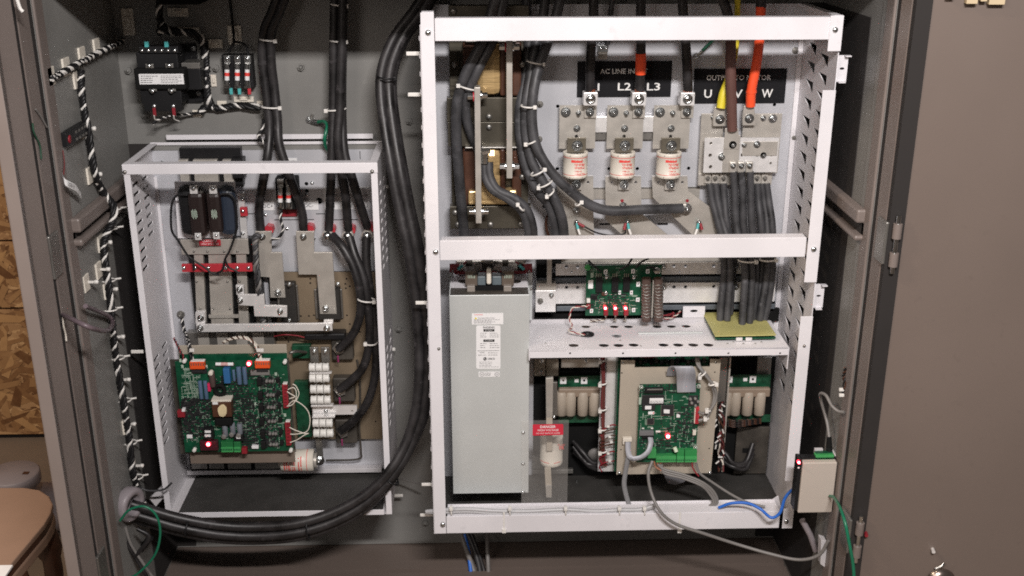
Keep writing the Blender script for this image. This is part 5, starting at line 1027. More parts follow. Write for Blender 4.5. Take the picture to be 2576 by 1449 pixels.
for i, (l, pts) in enumerate((
    ('first from the left', [(1785, 462, 2.08), (1792, 505, 2.075), (1806, 560, 2.065), (1818, 610, 2.06), (1822, 680, 2.06), (1814, 760, 2.05), (1811, 806, 2.045)]),
    ('second from the left', [(1800, 462, 2.08), (1806, 505, 2.075), (1818, 560, 2.065), (1832, 610, 2.055), (1838, 680, 2.055), (1832, 760, 2.045), (1829, 806, 2.04)]),
    ('third from the left', [(1820, 462, 2.08), (1823, 505, 2.075), (1828, 560, 2.065), (1838, 610, 2.065), (1846, 640, 2.068), (1842, 700, 2.07), (1836, 790, 2.06)]),
    ('fourth from the left', [(1845, 432, 2.06), (1848, 480, 2.06), (1852, 560, 2.055), (1862, 620, 2.045), (1874, 680, 2.04), (1870, 760, 2.03), (1866, 832, 2.02)]),
    ('middle', [(1865, 432, 2.06), (1868, 480, 2.06), (1870, 560, 2.055), (1880, 620, 2.05), (1891, 680, 2.045), (1889, 760, 2.035), (1884, 832, 2.025)]),
    ('sixth from the left', [(1887, 432, 2.06), (1888, 480, 2.06), (1891, 560, 2.055), (1896, 620, 2.06), (1902, 680, 2.06), (1898, 760, 2.05), (1890, 815, 2.045)]),
    ('third from the right', [(1905, 462, 2.08), (1908, 505, 2.075), (1914, 560, 2.065), (1918, 620, 2.065), (1916, 690, 2.065), (1906, 760, 2.055), (1901, 805, 2.05)]),
    ('second from the right', [(1916, 462, 2.082), (1922, 505, 2.08), (1929, 560, 2.07), (1931, 620, 2.06), (1929, 690, 2.055), (1917, 760, 2.045), (1911, 806, 2.04)]),
    ('rightmost', [(1928, 462, 2.08), (1934, 505, 2.075), (1942, 560, 2.065), (1944, 620, 2.06), (1942, 690, 2.055), (1933, 760, 2.05), (1922, 804, 2.045)]))):
    cable_thing('%s of the slim dark cables under the output plates' % l, pts, .0072, cableg, mg, name='output_cable', ties=((1859, 655, 1900, 656, 2.045, .012),) if l == 'middle' else ((1912, 653, 1950, 652, 2.055, .012),) if l == 'rightmost' else (), k=6)
t = T('sensor_board', 'yellow fibreglass board on green edges pierced by the slim dark cables', 'circuit board', PZ(1870, 840, zs_ + .012))
zy = zs_ + .014
o = [PZ(x, y, zy) for x, y in ((1799, 845), (1953, 842), (1938, 784), (1776, 786))]
MB().prism([Vector((p.x, p.y, zy)) for p in (o[0], o[1], Vector((o[1].x, o[2].y, 0)), Vector((o[0].x - .0, o[3].y, 0)))], (0, 0, -.002)).build('yellow_top', ylw, t, bevel=.0004)
MB().box(o[0].x + .001, o[1].x - .001, o[0].y + .001, o[2].y, zy - .008, zy - .0055).build('green_layer', pcbm, t)
for x in (1860, 1884): R_(x - 8, 850, x + 8, 858, o[0].y - .001, .004, 'contact_block', alu, t)
# ------------------------------------------------------------------ busbar rows behind the small board
t = T('dc_busbars', 'two long bright horizontal bars with holes behind the small green board', 'busbar', P(1600, 770, 2.09))
for (ya, yb4) in ((661, 690), (712, 761)):
    xa, xb = P(1398, (ya + yb4) / 2, 2.08).x, P(1948, (ya + yb4) / 2, 2.08).x; z0, z1 = P(1600, yb4, 2.08).z, P(1600, ya, 2.08).z
    hs4 = [circ(P(x, y, 2.08).x, P(x, y, 2.08).z, r_) for x, y, r_ in ((1425, 670 if ya < 700 else 722, .0036), (1453, 670 if ya < 700 else 722, .0036), (1695, 668 if ya < 700 else 721, .0036), (1724, 668 if ya < 700 else 721, .0036), (1795, 668 if ya < 700 else 720, .0036))] + ([circ(P(x, 683, 2.08).x, P(x, 683, 2.08).z, .002) for x in (1438, 1709)] if ya < 700 else [])
    sheet([(xa, z0), (xb, z0), (xb, z1), (xa, z1)], hs4, .005, 'bar', alu, t, lambda v: Vector((v.x, 2.08 + v.z, v.y)))
R_(1395, 648, 1950, 659, 2.085, .003, 'upper_plate', tin, t); R_(1350, 692, 1950, 696, 2.085, .02, 'black_gap', blackm, t); R_(1350, 697, 1950, 708, 2.082, .02, 'insulating_rail', mat('slate_insulator', (.10, .115, .13), .4), t, .001)
R_(1350, 762, 1950, 768, 2.085, .02, 'black_gap', blackm, t); R_(1400, 768, 1950, 780, 2.082, .02, 'insulating_rail', mat('slate_insulator', (.10, .115, .13), .4), t, .001); R_(1345, 780, 1960, 812, 2.10, .01, 'dark_recess', blackm, t)
for x, y in ((1669, 670), (1669, 721), (1851, 670), (1851, 720), (1480, 665), (1905, 670), (1905, 721)): bolt(t, x, y, 2.077, 9)
t = T('left_bus_plate', 'bright square plate with two bolts between the silver box and small board', 'terminal plate', P(1372, 785, 2.07))
R_(1347, 731, 1398, 785, 2.062, .006, 'plate', alu, t); R_(1349, 713, 1399, 730, 2.064, .02, 'upper_block', tin, t)
R_(1376, 650, 1388, 716, 2.060, .02, 'upright_bar', tin, t, .001); bolt(t, 1387, 742, 2.0615, 7); bolt(t, 1359, 757, 2.0615, 8, m=dsteel); R_(1350, 652, 1378, 712, 2.085, .02, 'dark_block', blackm, t, .002); R_(1388, 650, 1412, 672, 2.08, .02, 'dark_block', blackm, t, .002)
SY = 2.045
t = board('small green board with three red lights and two ribbed resistors', 1474, 667, 1662, 793, SY)
for a in ((1499, 700, 1516, 736), (1539, 700, 1556, 736), (1568, 700, 1585, 734)):
    comp(t, SY, *a, .008, 'power_transistor', black, .001)
    for i in range(3): MB().rect(a[0] + 2 + i * 5, a[1] - 12, a[0] + 3.5 + i * 5, a[1], SY - .004, .001).build('transistor_leg', steel, t)
for x in (1523, 1548, 1574):
    ledlamp(t, SY - .004, x, 776, 4.5); comp(t, SY, x - 4, 780, x + 7, 794, .01, 'red_connector', redd)
for a in ((1519, 679, 1528, 690), (1588, 677, 1597, 688), (1625, 677, 1634, 688), (1601, 709, 1610, 721), (1600, 749, 1609, 759), (1590, 775, 1598, 785), (1484, 777, 1492, 787), (1556, 731, 1562, 741), (1585, 731, 1592, 741)):
    o = MB().rect(*a, SY - .0006, .0005).build('warning_mark', paper, t)
    x, y = (a[0] + a[2]) / 2, (a[1] + a[3]) / 2; MB().quad([(x + 1.4, y - 3.5), (x - 2, y + .6), (x, y + .6), (x - 1.2, y + 3.6), (x + 2.2, y - .8), (x + .2, y - .8)], SY - .0009, .0002).build('lightning_bolt', txtk, o)
for x, y in ((1525, 694), (1594, 695), (1524, 735)): round_can(t, SY, x, y, 5, 'silver_stud', steel, .006)
round_can(t, SY, 1652, 679, 9, 'silver_stud', steel, .008); round_can(t, SY + .001, 1478, 672, 8, 'corner_stud', greent, .004)
for x in (1626, 1656):
    a, b = P(x, 700, SY - .014), P(x, 803, SY - .014); rr = .0092
    o = MB().cyl(b, a, rr, 20).build('ribbed_resistor', coil, t); MB().cyl(a, a + Vector((0, 0, .001)), rr * .55, 14).build('resistor_bore', brown, o)
    m_ = MB(); nn = 11
    for i in range(nn): c = b + (a - b) * ((i + 1.2) / (nn + 2)); m_.tube([c + Vector((rr * 1.02 * math.cos(q2), rr * 1.02 * math.sin(q2), .0012 * math.sin(q2 * 5 + i))) for q2 in [2 * math.pi * k3 / 24 for k3 in range(24)]], .0011, 5, True)
    m_.build('resistance_ribbon', dsteel, o)
    MB().cyl(b - Vector((0, 0, .001)), b - Vector((0, 0, .003)), rr * 1.05, 20).build('end_washer', coil, o)
R_(1640, 706, 1644, 800, SY - .014, .008, 'resistor_clip', tin, t)
comp(t, SY, 1480, 705, 1492, 726, .0006, 'board_label', paper, 0); comp(t, SY, 1486, 686, 1493, 698, .0006, 'board_label', silk, 0); comp(t, SY, 1476, 767, 1486, 777, .008, 'red_connector', redd); comp(t, SY, 1476, 752, 1485, 762, .006, 'white_header', whitep)
comp(t, SY, 1486, 742, 1502, 752, .005, 'dark_connector', black); comp(t, SY, 1514, 736, 1524, 744, .006, 'brown_capacitor', brown)
smds(t, SY, [(1495, 738, 1580, 785), (1490, 738, 1575, 770)], 110, 9); tracks(t, SY, [(1480, 672, 1600, 700), (1490, 736, 1600, 785)], 60, 10)
wires2 = 'red and white twisted pairs by the small green board'
def twist(l, pts, cols=(redd, ivory), g=wires2, r=.0013): return harness(l, pts, r, .018, cols=list(cols), grp=g)
twist('twisted pair from the left side of the small board down through the shelf grommet', [(1482, 769, 2.03), (1460, 771, 2.03), (1440, 776, 2.03), (1433, 800, 2.03), (1440, 822, 2.02), (1430, 832, 2.0), (1450, 838, 1.99), (1472, 843, 1.985)])
for x, l in ((1525, 'left'), (1550, 'middle'), (1575, 'right')):
    twist('short pair under the %s red light of the small board' % l, [(x, 793, 2.04), (x - 3, 803, 2.05), (x - (25 if l == 'left' else 4), 806, 2.06), (x - (40 if l == 'left' else 0), 808, 2.065)], (ivory, brown))
twist('red and white wires ending loose left of the slotted bracket', [(1660, 800, 2.06), (1680, 802, 2.06), (1698, 795, 2.06), (1712, 782, 2.06)])
twist('second red wire tangle beneath the two ribbed resistors', [(1665, 795, 2.07), (1685, 792, 2.07), (1694, 788, 2.07), (1690, 800, 2.07)], (redd, redd))
for i, (pts, l) in enumerate(((((1480, 655), (1495, 670), (1512, 683)), 'left thin black lead drooping onto the small green board'), (((1590, 650), (1578, 668), (1557, 680)), 'middle thin black lead drooping onto the small green board'), (((1632, 650), (1612, 660), (1600, 674)), 'right thin black lead drooping onto the small green board'), (((1625, 674), (1640, 672), (1650, 680)), 'short black lead curling to the big stud of the small green board'))):
    cable_thing(l, [(x, y, 2.03) for x, y in pts], .002, black, name='thin_wire', cat='wire')
# crimps above the middle crossbar
for x, l, s in ((1450, 'left', 1), (1578, 'middle', 1), (1758, 'right', -1)):
    t = T('crimped_wires', 'teal and red crimped wires above the middle crossbar, %s of three' % l, 'wire terminal', P(x, 560, 2.07), 'crimped wire pairs above the middle crossbar')
    a = P(x, 558, 2.072); MB().lathe(a, [(.004, .002), (.004, -.003), (.0001, -.004)], 8, 'Y').build('stud', steel, t)
    MB().cyl(a, P(x + 4 * s, 576, 2.068), .003, 8).build('teal_sleeve', teal, t); MB().cyl(P(x + 4 * s, 576, 2.068), P(x + 9 * s, 590, 2.065), .0026, 8).build('white_tag', whitep, t)
    s2 = {'left': 1, 'middle': -1, 'right': 1}[l]
    MB().cyl(P(x + 4 * s2, 562, 2.07), P(x + (20 if l == 'left' else 8 * s2), 570 if l == 'left' else 578, 2.066), .003, 8).build('red_sleeve', redd, t)
cable_thing('thin black wire sagging between the left and middle crimps', [(1470, 570, 2.066), (1500, 585, 2.066), (1535, 592, 2.066), (1570, 588, 2.066), (1573, 578, 2.066)], .0016, black, name='thin_wire', cat='wire')
cable_thing('dark brown wire loop left of the fuse plates above the crossbar', [(1400, 535, 2.10), (1380, 540, 2.095), (1374, 555, 2.09), (1376, 580, 2.09), (1385, 605, 2.09)], .003, brown, name='thin_wire', cat='wire')
# ------------------------------------------------------------------ silver power supply box
VY = 1.95
t = T('silver_box', 'tall plain silver grey box with a white rating label, standing left of the shelf', 'power supply', P(1233, 1240, VY))
R_(1135, 742, 1331, 1241, VY, .002, 'front_cover', silver, t, .001)
xa, xb = P(1135, 990, VY).x, P(1331, 990, VY).x; zt_, zb2 = P(1233, 742, VY).z, P(1233, 1241, VY).z
MB().box(xa, xa + .002, VY + .0025, 2.10, zb2, zt_).build('side_cover', silver, t); MB().box(xb - .002, xb, VY + .0025, 2.10, zb2, zt_).build('side_cover', silver, t)
MB().box(xa, xb, VY + .0025, 2.10, zb2, zb2 + .002).build('bottom_cover', silver, t)
MB().box(xa + .002, xb - .002, VY + .003, 2.08, zt_ - .004, zt_ - .002).build('top_recess', grime, t)
yq = PZ(1233, 722, zt_).y
hq = [circ(PZ(x, 712, zt_).x, PZ(x, 708, zt_).y, .011, 14, .012) for x in (1166, 1298)]
sheet([(xa + .002, yq), (xb - .002, yq), (xb - .002, 2.09), (xa + .002, 2.09)], hq, .0016, 'top_plate', white, t, lambda v: Vector((v.x, v.y, zt_ - .0005 + v.z)))
for s, x in ((0, 1131), (1, 1328)): R_(x, 686, x + 11, 806, 2.055, .002, 'side_ear', silver, t)
for x in (1137, 1336): screw(t, x, 726, 2.0545, 4, dsteel)
for x in (1186, 1278):
    o = R_(x - 16, 682, x + 15, 720, 1.985, .03, 'brown_bobbin', mat('mouse_brown_plastic', (.12, .095, .075), .4), t, .002); R_(x - 11, 720, x + 9, 738, 1.975, .02, 'bobbin_foot', mat('pale_brown', (.27, .24, .21), .4), o, .001)
    for i in range(5): R_(x - 9 + i * 4, 692, x - 7.5 + i * 4, 700, 1.9845, .0004, 'maker_mark', silk, o, 0)
R_(1201, 695, 1222, 722, 1.99, .025, 'slate_coil', mat('slate_block', (.12, .15, .165), .4), t, .002); R_(1238, 695, 1262, 722, 1.99, .025, 'slate_coil', mat('slate_block', (.12, .15, .165), .4), t, .002); R_(1196, 721, 1268, 741, 1.98, .03, 'black_base', blackm, t, .001)
R_(1224, 676, 1236, 716, 1.975, .01, 'white_sleeve', ivory, t, .003)
for x, d in ((1143, 1), (1327, -1)): R_(x - 12, 664, x + 12, 687, 2.06, .004, 'red_bracket', redd, t, .001); screw(t, x - 4 * d, 681, 2.0595, 3)
R_(1143, 684, 1325, 690, 2.058, .006, 'red_bar', redd, t, .001); R_(1150, 655, 1322, 683, 2.075, .02, 'dark_terminals', grime, t, .001)
for x in (1160, 1200, 1252, 1290): R_(x - 12, 656, x + 12, 682, 2.070, .006, 'terminal_pad', tin, t)
for i, pts in enumerate((((1212, 660), (1216, 672), (1228, 680)), ((1246, 658), (1242, 670), (1232, 680)), ((1270, 692), (1250, 682), (1234, 678)), ((1190, 692), (1210, 680), (1226, 678)))): MB().tube(smooth(pp([(x, y, 1.98) for x, y in pts])), .0014, 6).build('black_lead', black, t)
MB().tube(smooth(pp([(x, 660 + (4 if x % 2 else 0), 2.02) for x in (1195, 1210, 1226, 1240, 1256)])), .003, 6).build('braided_sleeve', dsteel, t)
for x, d in ((1158, 1), (1312, -1)): MB().cyl(P(x - 6 * d, 678, 2.05), P(x + 6 * d, 667, 2.05), .0032, 8).build('teal_sleeve', teal, t); MB().cyl(P(x + 8 * d, 664, 2.05), P(x + 16 * d, 657, 2.05), .002, 6).build('red_sleeve', redd, t)
MB().tube(smooth(pp([(1272, 655, 2.04), (1290, 653, 2.04), (1310, 658, 2.04), (1322, 664, 2.04)])), .0014, 6).build('white_lead', ivory, t)
for x, y in ((1316, 1088), (1316, 1166), (1316, 1238)): screw(t, x, y, VY - .001, 5)
L1 = VY - .0006
o = R_(1187, 788, 1266, 816, L1, .0004, 'warning_label', paper, t, 0); text('WARNING', 1204, 792, L1 - .0003, 3, txtr, o, wide=22)
MB().quad([(1197, 798), (1200.5, 803), (1193.5, 803)], L1 - .0004, .0003).build('warning_triangle', yellow, o); text('Shock hazard. Disconnect power', 1224, 800, L1 - .0003, 3, txtk, o, wide=42)
rows(o, 1192, 803, 1260, 814, L1 - .0003, 4, txtk, .8, seed=1)
o = MB().quad([(1201, 819), (1256, 819), (1259, 822), (1259, 925), (1256, 928), (1201, 928), (1198, 925), (1198, 822)], L1, .0004).build('rating_label', paper, t)
text('PHOENIX', 1230, 824, L1 - .0003, 5, txtk, o, wide=30, bold=.02)
for s, y in (('AC INPUT', 831), ('AC OUTPUT', 857)): q = R_(1216, y - 3, 1244, y + 3, L1 - .0003, .0002, 'black_band', txtk, o, 0); text(s, 1230, y, L1 - .0006, 3, paper, q, wide=20)
rows(o, 1208, 836, 1225, 850, L1 - .0003, 3, txtk, .9, seed=2); rows(o, 1232, 836, 1256, 850, L1 - .0003, 3, txtk, .9, seed=5); rows(o, 1208, 862, 1225, 877, L1 - .0003, 3, txtk, .9, seed=6); rows(o, 1232, 862, 1256, 877, L1 - .0003, 3, txtk, .9, seed=7)
R_(1201, 882, 1256, 882.8, L1 - .0003, .0002, 'rule', txtk, o, 0); text('MODEL', 1213, 887, L1 - .0003, 2.8, txtk, o, wide=12); text('SERIAL NO.', 1213, 893.5, L1 - .0003, 2.8, txtk, o, wide=20)
rows(o, 1228, 885, 1254, 896, L1 - .0003, 2, txtk, 1.0, seed=8)
text('UNICO', 1236, 903, L1 - .0003, 5, txtk, o, wide=18, bold=.02); MB().lathe(P(1220, 903, L1 - .0003), [(.0034, 0), (.0018, 0)], 14, 'Y').build('round_emblem', txtk, o); MB().quad([(1218, 908), (1220.5, 899), (1222.5, 898), (1220, 907)], L1 - .0005, .0002).build('emblem_stroke', txtk, o)
rows(o, 1206, 909, 1254, 925, L1 - .0003, 4, txtk, .7, seed=9)
o = R_(1204, 935, 1257, 948, L1, .0004, 'approval_label', paper, t, 0)
for x in (1212, 1250): MB().lathe(P(x, 941.5, L1 - .0003), [(.0045, 0), (.0039, 0)], 18, 'Y').build('approval_ring', txtk, o); text('UL', x, 941.5, L1 - .0003, 4, txtk, o, wide=6)
rows(o, 1219, 937, 1243, 946, L1 - .0003, 3, txtk, .8, seed=12)
# ================================================================== lower half of the right enclosure
t = T('inverter_heatsink', 'dark recess full of heatsink blocks behind the lower boards of the right enclosure', 'heatsink', P(1640, 1200, 2.11))
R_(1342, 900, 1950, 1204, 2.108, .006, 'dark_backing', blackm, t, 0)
R_(1344, 903, 1372, 946, 2.08, .02, 'bolted_plate', tan, t, .001); R_(1374, 903, 1405, 946, 2.085, .02, 'bolted_plate', tan, t, .001)
for y in (907, 936): bolt(t, 1362, y, 2.0795, 6)
R_(1412, 903, 1508, 925, 2.085, .02, 'pale_plate', tin, t, .001); bolt(t, 1474, 907, 2.0845, 6)
R_(1850, 1075, 1932, 1192, 2.095, .006, 'tan_panel', grime, t, .001); R_(1868, 1128, 1886, 1139, 2.094, .002, 'panel_slot', blackm, t, 0)
R_(1905, 900, 1940, 950, 2.085, .01, 'tan_panel', dsteel, t); R_(1340, 1150, 1366, 1180, 2.09, .01, 'pale_block', dsteel, t); R_(1340, 1182, 1442, 1192, 2.09, .01, 'base_strip', dsteel, t, .001)
for k2, (x, y) in enumerate(((1490, 1150), (1850, 1152))):
    q = random.Random(50 + k2)
    for j, l in enumerate(('upper', 'middle', 'lower')):
        pts = [(x - 48 + q.uniform(-6, 6), y - 40 + j * 14, 2.09), (x - 24, y - 10 + j * 10 + q.uniform(-6, 6), 2.07), (x + q.uniform(-6, 6), y + 14 + j * 5, 2.06), (x + 26, y + 6 + j * 9 + q.uniform(-6, 6), 2.07), (x + 44, y - 36 + j * 12, 2.09)]
        cable_thing('%s loose black cable sagging low in the recess %s of the board plate' % (l, 'left' if k2 == 0 else 'right'), pts, .0052, cable, 'loose black cables low in the recess')
tag(MB().lathe(P(1497, 1145, 2.085), [(.0001, -.004), (.014, -.002), (.016, .002)], 18, 'Y').build('round_grommet', greyw), 'pale round grommet among the loose cables left of the board plate', 'grommet')
# capacitor banks
capm = mat('cream_capacitor', (.40, .345, .28), .42, var=.06); capt = mat('tan_capacitor_top', (.26, .20, .15), .45)
def bank(label, xs, x0_, x1_, y0_, y1_, yb0):
    t = T('capacitor_bank', label, 'capacitor bank', P((x0_ + x1_) / 2, y1_, 2.06)); CY = 2.05
    R_(x0_, yb0, x1_, y0_ + 2, 2.075, .0016, 'green_strip', pcbd, t, 0)
    R_(x0_, y1_ - 4, x1_, y1_ + 14, 2.078, .0016, 'green_strip', pcbd, t, 0)
    R_(x0_, y0_ - 6, x1_, y0_ + 16, CY + .004, .012, 'cream_cover', capt, t, .003)
    for x in xs:
        r = .0116; a = P(x, y0_ + 6, CY); b = P(x, y1_, CY)
        MB().lathe((a.x, CY + r, b.z), [(0.0001, 0), (r * .85, 0), (r, .0015), (r, (a.z - b.z) - .002), (r * .85, a.z - b.z), (0.0001, a.z - b.z)], 18).build('capacitor', capm, t)
    for x in [xs[0] + 3, (x0_ + x1_) / 2 + 12]:
        o = R_(x - 8, yb0 + 3, x + 8, yb0 + 20, 2.0735, .001, 'white_pad', paper, t, .0004); MB().lathe(P(x, yb0 + 11, 2.0733), [(.0028, 0), (.0001, -.0005)], 10, 'Y').build('pad_bolt', black if x > xs[0] + 4 else steel, o)
    R_((x0_ + x1_) / 2 - 12, yb0 + 8, (x0_ + x1_) / 2 - 2, yb0 + 16, 2.0742, .0006, 'small_label', paper, t, 0)
    return t
bank('row of cream capacitors left of the board plate', (1414, 1437, 1468, 1497), 1405, 1510, 984, 1049, 946)
bank('row of cream capacitors right of the board plate', (1832, 1855, 1886, 1917), 1826, 1938, 984, 1048, 943)
for l, x0_, x1_, y0_, y1_, n_ in (('right', 1828, 1914, 1056, 1072, 5),):
    for i in range(n_): twist('%s red and black gate wire pair under the right capacitors' % ('first', 'second', 'third', 'fourth', 'fifth')[i], [(x0_ + 2, y0_ + i * 4, 2.07), (x0_ + 30, y0_ + 2 + i * 4, 2.06), (x0_ + 60, y0_ + i * 3, 2.06), (x1_, y0_ - 4 + i * 3, 2.07)], (brown, black), 'gate wire pairs under the right capacitors')
# side channels with wire bundles
t = T('side_channel', 'pale metal channel left of the tan board plate with a maroon wire bundle', 'channel', P(1535, 1190, 2.03))
R_(1522, 900, 1549, 1186, 2.03, .006, 'pale_plate', alu, t, .0006); R_(1550, 900, 1556, 1186, 2.0, .03, 'green_edge', pcbd, t, 0); R_(1508, 900, 1522, 1186, 2.036, .006, 'pale_plate', whited, t, .0006)
maroon = mat('maroon_sleeving', (.15, .03, .03), .5, var=.3)
for i in range(4):
    MB().tube(smooth(pp([(1512 + i * 2.6, 900, 2.022 - .003 * (i % 2)), (1516 + i * 1.5, 960, 2.02), (1513 + i * 2.2, 1020, 2.022), (1516 + i, 1090, 2.02), (1511 + i * 3, 1150, 2.022), (1514 + i * 4, 1172, 2.02)])), .0022, 6).build('maroon_wire', maroon if i != 2 else brown, t)
for y in (906, 965, 1030, 1080, 1136): tie(t, 1508, y, 1526, y - 3, 2.02, .008, -1)
q = random.Random(21)
bg = 'tagged wires leaving the maroon bundle'
for i, y in enumerate((1072, 1080, 1098, 1108, 1118, 1140, 1160)):
    l = ('topmost', 'second', 'third', 'fourth', 'fifth', 'sixth', 'lowest')[i]
    cable_thing('%s thin wire fanning from the left maroon bundle to the board plate' % l, [(1553, y - 2, 2.0), (1538, y + q.uniform(-4, 4), 2.01), (1520, y + 4 + q.uniform(0, 6), 2.012), (1508, y + 14, 2.02), (1514, y + 26, 2.02)], .0014, redd if i in (0, 5, 6) else brown, name='signal_wire', cat='wire', group=bg)
for i, y in enumerate((1073, 1099, 1112, 1141, 1159)):
    a = P(1530 + (i % 3) * 4, y, 2.002); MB_ = MB().box(a.x - .003, a.x + .003, a.y - .002, a.y + .002, a.z - .0022, a.z + .0022)
    tag(MB_.build('wire_tag', whitep, None, bevel=.0006), ('topmost', 'second', 'third', 'fourth', 'lowest')[i] + ' white tag on the wires left of the board plate', 'tag')
t = T('side_channel', 'grey metal channel right of the tan board plate with a tangled bundle', 'channel', P(1818, 1180, 2.03))
R_(1806, 900, 1826, 1060, 2.02, .01, 'grey_plate', dsteel, t, .0006); R_(1826.5, 900, 1830, 1160, 2.012, .02, 'edge_lip', tin, t, 0)
for i in range(6):
    pts = [(1806 + q.uniform(0, 16), 1010 + j * 22, 2.0 + q.uniform(-.006, .008)) for j in range(9)]
    MB().tube(smooth(pp(pts)), .0019, 6).build('maroon_wire', (maroon, brown, black, ivory, maroon, black)[i], t)
for i in range(12):
    c = P(1800 + q.uniform(0, 22), 1020 + i * 13, 1.992); d = Vector((q.uniform(-1, 1), 0, q.uniform(-1, 1))).normalized() * .0045
    MB().cyl(c - d, c + d, .0017, 6).build('white_crimp', whitep, t)
# clear wires at the right wall of the recess
t = T('vertical_conductor', 'bright vertical bar passing down behind the clear shield', 'busbar', P(1378, 1250, 2.0))
MB().quad([(1373, 952), (1392, 950), (1390, 1052), (1374, 1052)], 2.03, .008).build('upper_bar', tin, t, bevel=.0008); MB().quad([(1386, 962), (1402, 962), (1402, 1046), (1388, 1046)], 2.05, .008).build('rear_bar', dsteel, t, bevel=.0008)
MB().quad([(1374, 1053), (1390, 1053), (1390, 1135), (1375, 1135)], 1.985, .006).build('front_bar', tan, t, bevel=.0008)
MB().quad([(1370, 1178), (1386, 1178), (1388, 1220), (1372, 1220)], 1.985, .006).build('lower_bar', tan, t, bevel=.0008); MB().quad([(1372, 1221), (1388, 1221), (1388, 1252), (1374, 1252)], 1.982, .006).build('bottom_tab', tin, t, bevel=.0008)
screw(t, 1394, 1049, 2.02, 5)
t = T('large_fuse', 'large round cream fuse standing behind the clear shield with red print', 'fuse', P(1390, 1180, 2.01))
rr = .0240; c = P(1389, 1140, 1.992); za, zc = P(1389, 1178, 1.992).z, P(1389, 1098, 2.0).z; base = Vector((c.x, 1.992 + rr, za)); H = zc - za
MB().lathe(base, [(0.0001, 0), (rr * .9, 0), (rr, .002), (rr, H * .14), (rr * .985, H * .15), (rr * .985, H * .84), (rr, H * .85), (rr, H), (rr * .88, H), (rr * .86, H - .008), (.0001, H - .008)], 36).build('fuse_body', ivory, t)
for a0_, a1_, h_ in ((-1.3, -.25, .155), (.15, .85, .155)):
    an = [a0_ + (a1_ - a0_) * i / 8 for i in range(9)]; q2 = MB()
    q2.add([Vector((c.x + (rr + .0003) * math.sin(a), base.y - (rr + .0003) * math.cos(a), base.z + H * h_ + dz)) for dz in (0, .0012) for a in an], [(i, i + 1, i + 10, i + 9) for i in range(8)]); q2.build('red_line', txtr, t)
text('FUSE', 1412, 1120, 1.9916, 4, txtr, t, wide=18, cylr=rr); text('ER', 1413, 1127, 1.9916, 8, txtr, t, wide=12, cylr=rr, bold=.02)
t = T('clear_shield', 'clear acrylic shield with a red danger label over the large fuse', 'shield', P(1370, 1270, 1.94))
R_(1312, 1058, 1429, 1270, 1.938, .002, 'acrylic_sheet', shield, t, .0004)
o = MB().quad([(1341, 1068), (1415, 1067), (1417, 1069), (1417, 1093), (1416, 1094), (1341, 1096), (1340, 1094), (1340, 1070)], 1.9368, .0006).build('danger_label', mat('danger_red', (.62, .03, .06), .4), t)
text('DANGER', 1378, 1074, 1.9364, 6.5, paper, o, wide=39, bold=.02); text('HIGH VOLTAGE', 1379, 1082.5, 1.9364, 5, paper, o, wide=52, bold=.01); text('DO NOT REMOVE COVER', 1379, 1090, 1.9364, 3.5, paper, o, wide=60)
# board plate with the controller board
TY = 1.975
t = T('board_plate', 'tan coated steel plate carrying the controller board in the lower middle', 'mounting plate', P(1680, 1191, TY))
ol = [(P(x, 1048, TY).x, P(1680, y, TY).z) for x, y in ((1556, 1191), (1798, 1191), (1803, 905), (1777, 905), (1777, 923), (1591, 923), (1591, 905), (1557, 905))]
hq = [circ(P(x, y, TY).x, P(x, y, TY).z, .0018, 8) for x, y in ((1564, 938), (1798, 936), (1562, 1131), (1784, 1128))]
sheet(ol, hq, .002, 'plate', tan, t, lambda v: Vector((v.x, TY + v.z, v.y)))
screw(t, 1558, 1189, TY - .001, 5); screw(t, 1786, 1189, TY - .001, 5); screw(t, 1567, 912, TY - .001, 3); screw(t, 1800, 911, TY - .001, 3)
t = board('dark board edge full of connectors above the notch of the tan plate', 1588, 897, 1782, 924, 2.02, pcbd)
for i in range(14): comp(t, 2.02, 1594 + i * 13.4, 902 + (i * 7) % 9, 1602 + i * 13.4, 912 + (i * 5) % 9, .01, 'dark_connector', (black, grime, chip)[i % 3])
comp(t, 2.02, 1613, 896, 1647, 901, .012, 'red_strip', redd); smds(t, 2.02, [(1592, 905, 1778, 920)], 50, 33)
CY = 1.958
t = board('green controller board with one red light on the tan plate', 1605, 966, 1756, 1162, CY)
Z7 = lambda x, y: (1562.6 + .17434 * x, 931.3 + .17434 * y)
def c7(x0_, y0_, x1_, y1_, d, n, m, bev=.0005):
    a, b = Z7(x0_, y0_), Z7(x1_, y1_); return comp(t, CY, a[0], a[1], b[0], b[1], d, n, m, bev)
c7(345, 265, 610, 330, .008, 'header_connector', black); c7(375, 272, 600, 292, .0085, 'header_pins', dsteel); c7(300, 360, 620, 500, .003, 'dark_chip', chip)
o = c7(410, 405, 610, 480, .0035, 'printed_label', paper); a, b = Z7(415, 410), Z7(605, 475); rows(o, a[0], a[1] + 5, b[0], b[1], CY - .0038, 2, txtk, .8, seed=3)
c7(305, 500, 490, 580, .004, 'memory_chip', chip); c7(345, 515, 435, 565, .0044, 'chip_label', paper, 0); c7(390, 600, 480, 640, .002, 'printed_label', paper); c7(460, 608, 472, 632, .0024, 'red_dot', txtr, 0)
c7(572, 500, 762, 660, .0015, 'chip_legs', dsteel); c7(585, 505, 755, 655, .004, 'processor_chip', chip); a, b = Z7(615, 565), Z7(702, 625); MB().quad([(a[0], a[1]), (b[0], a[1] + 1), (b[0] - 1, b[1]), (a[0], b[1] - 1)], CY - .0044, .0003).build('chip_label', paper, t)
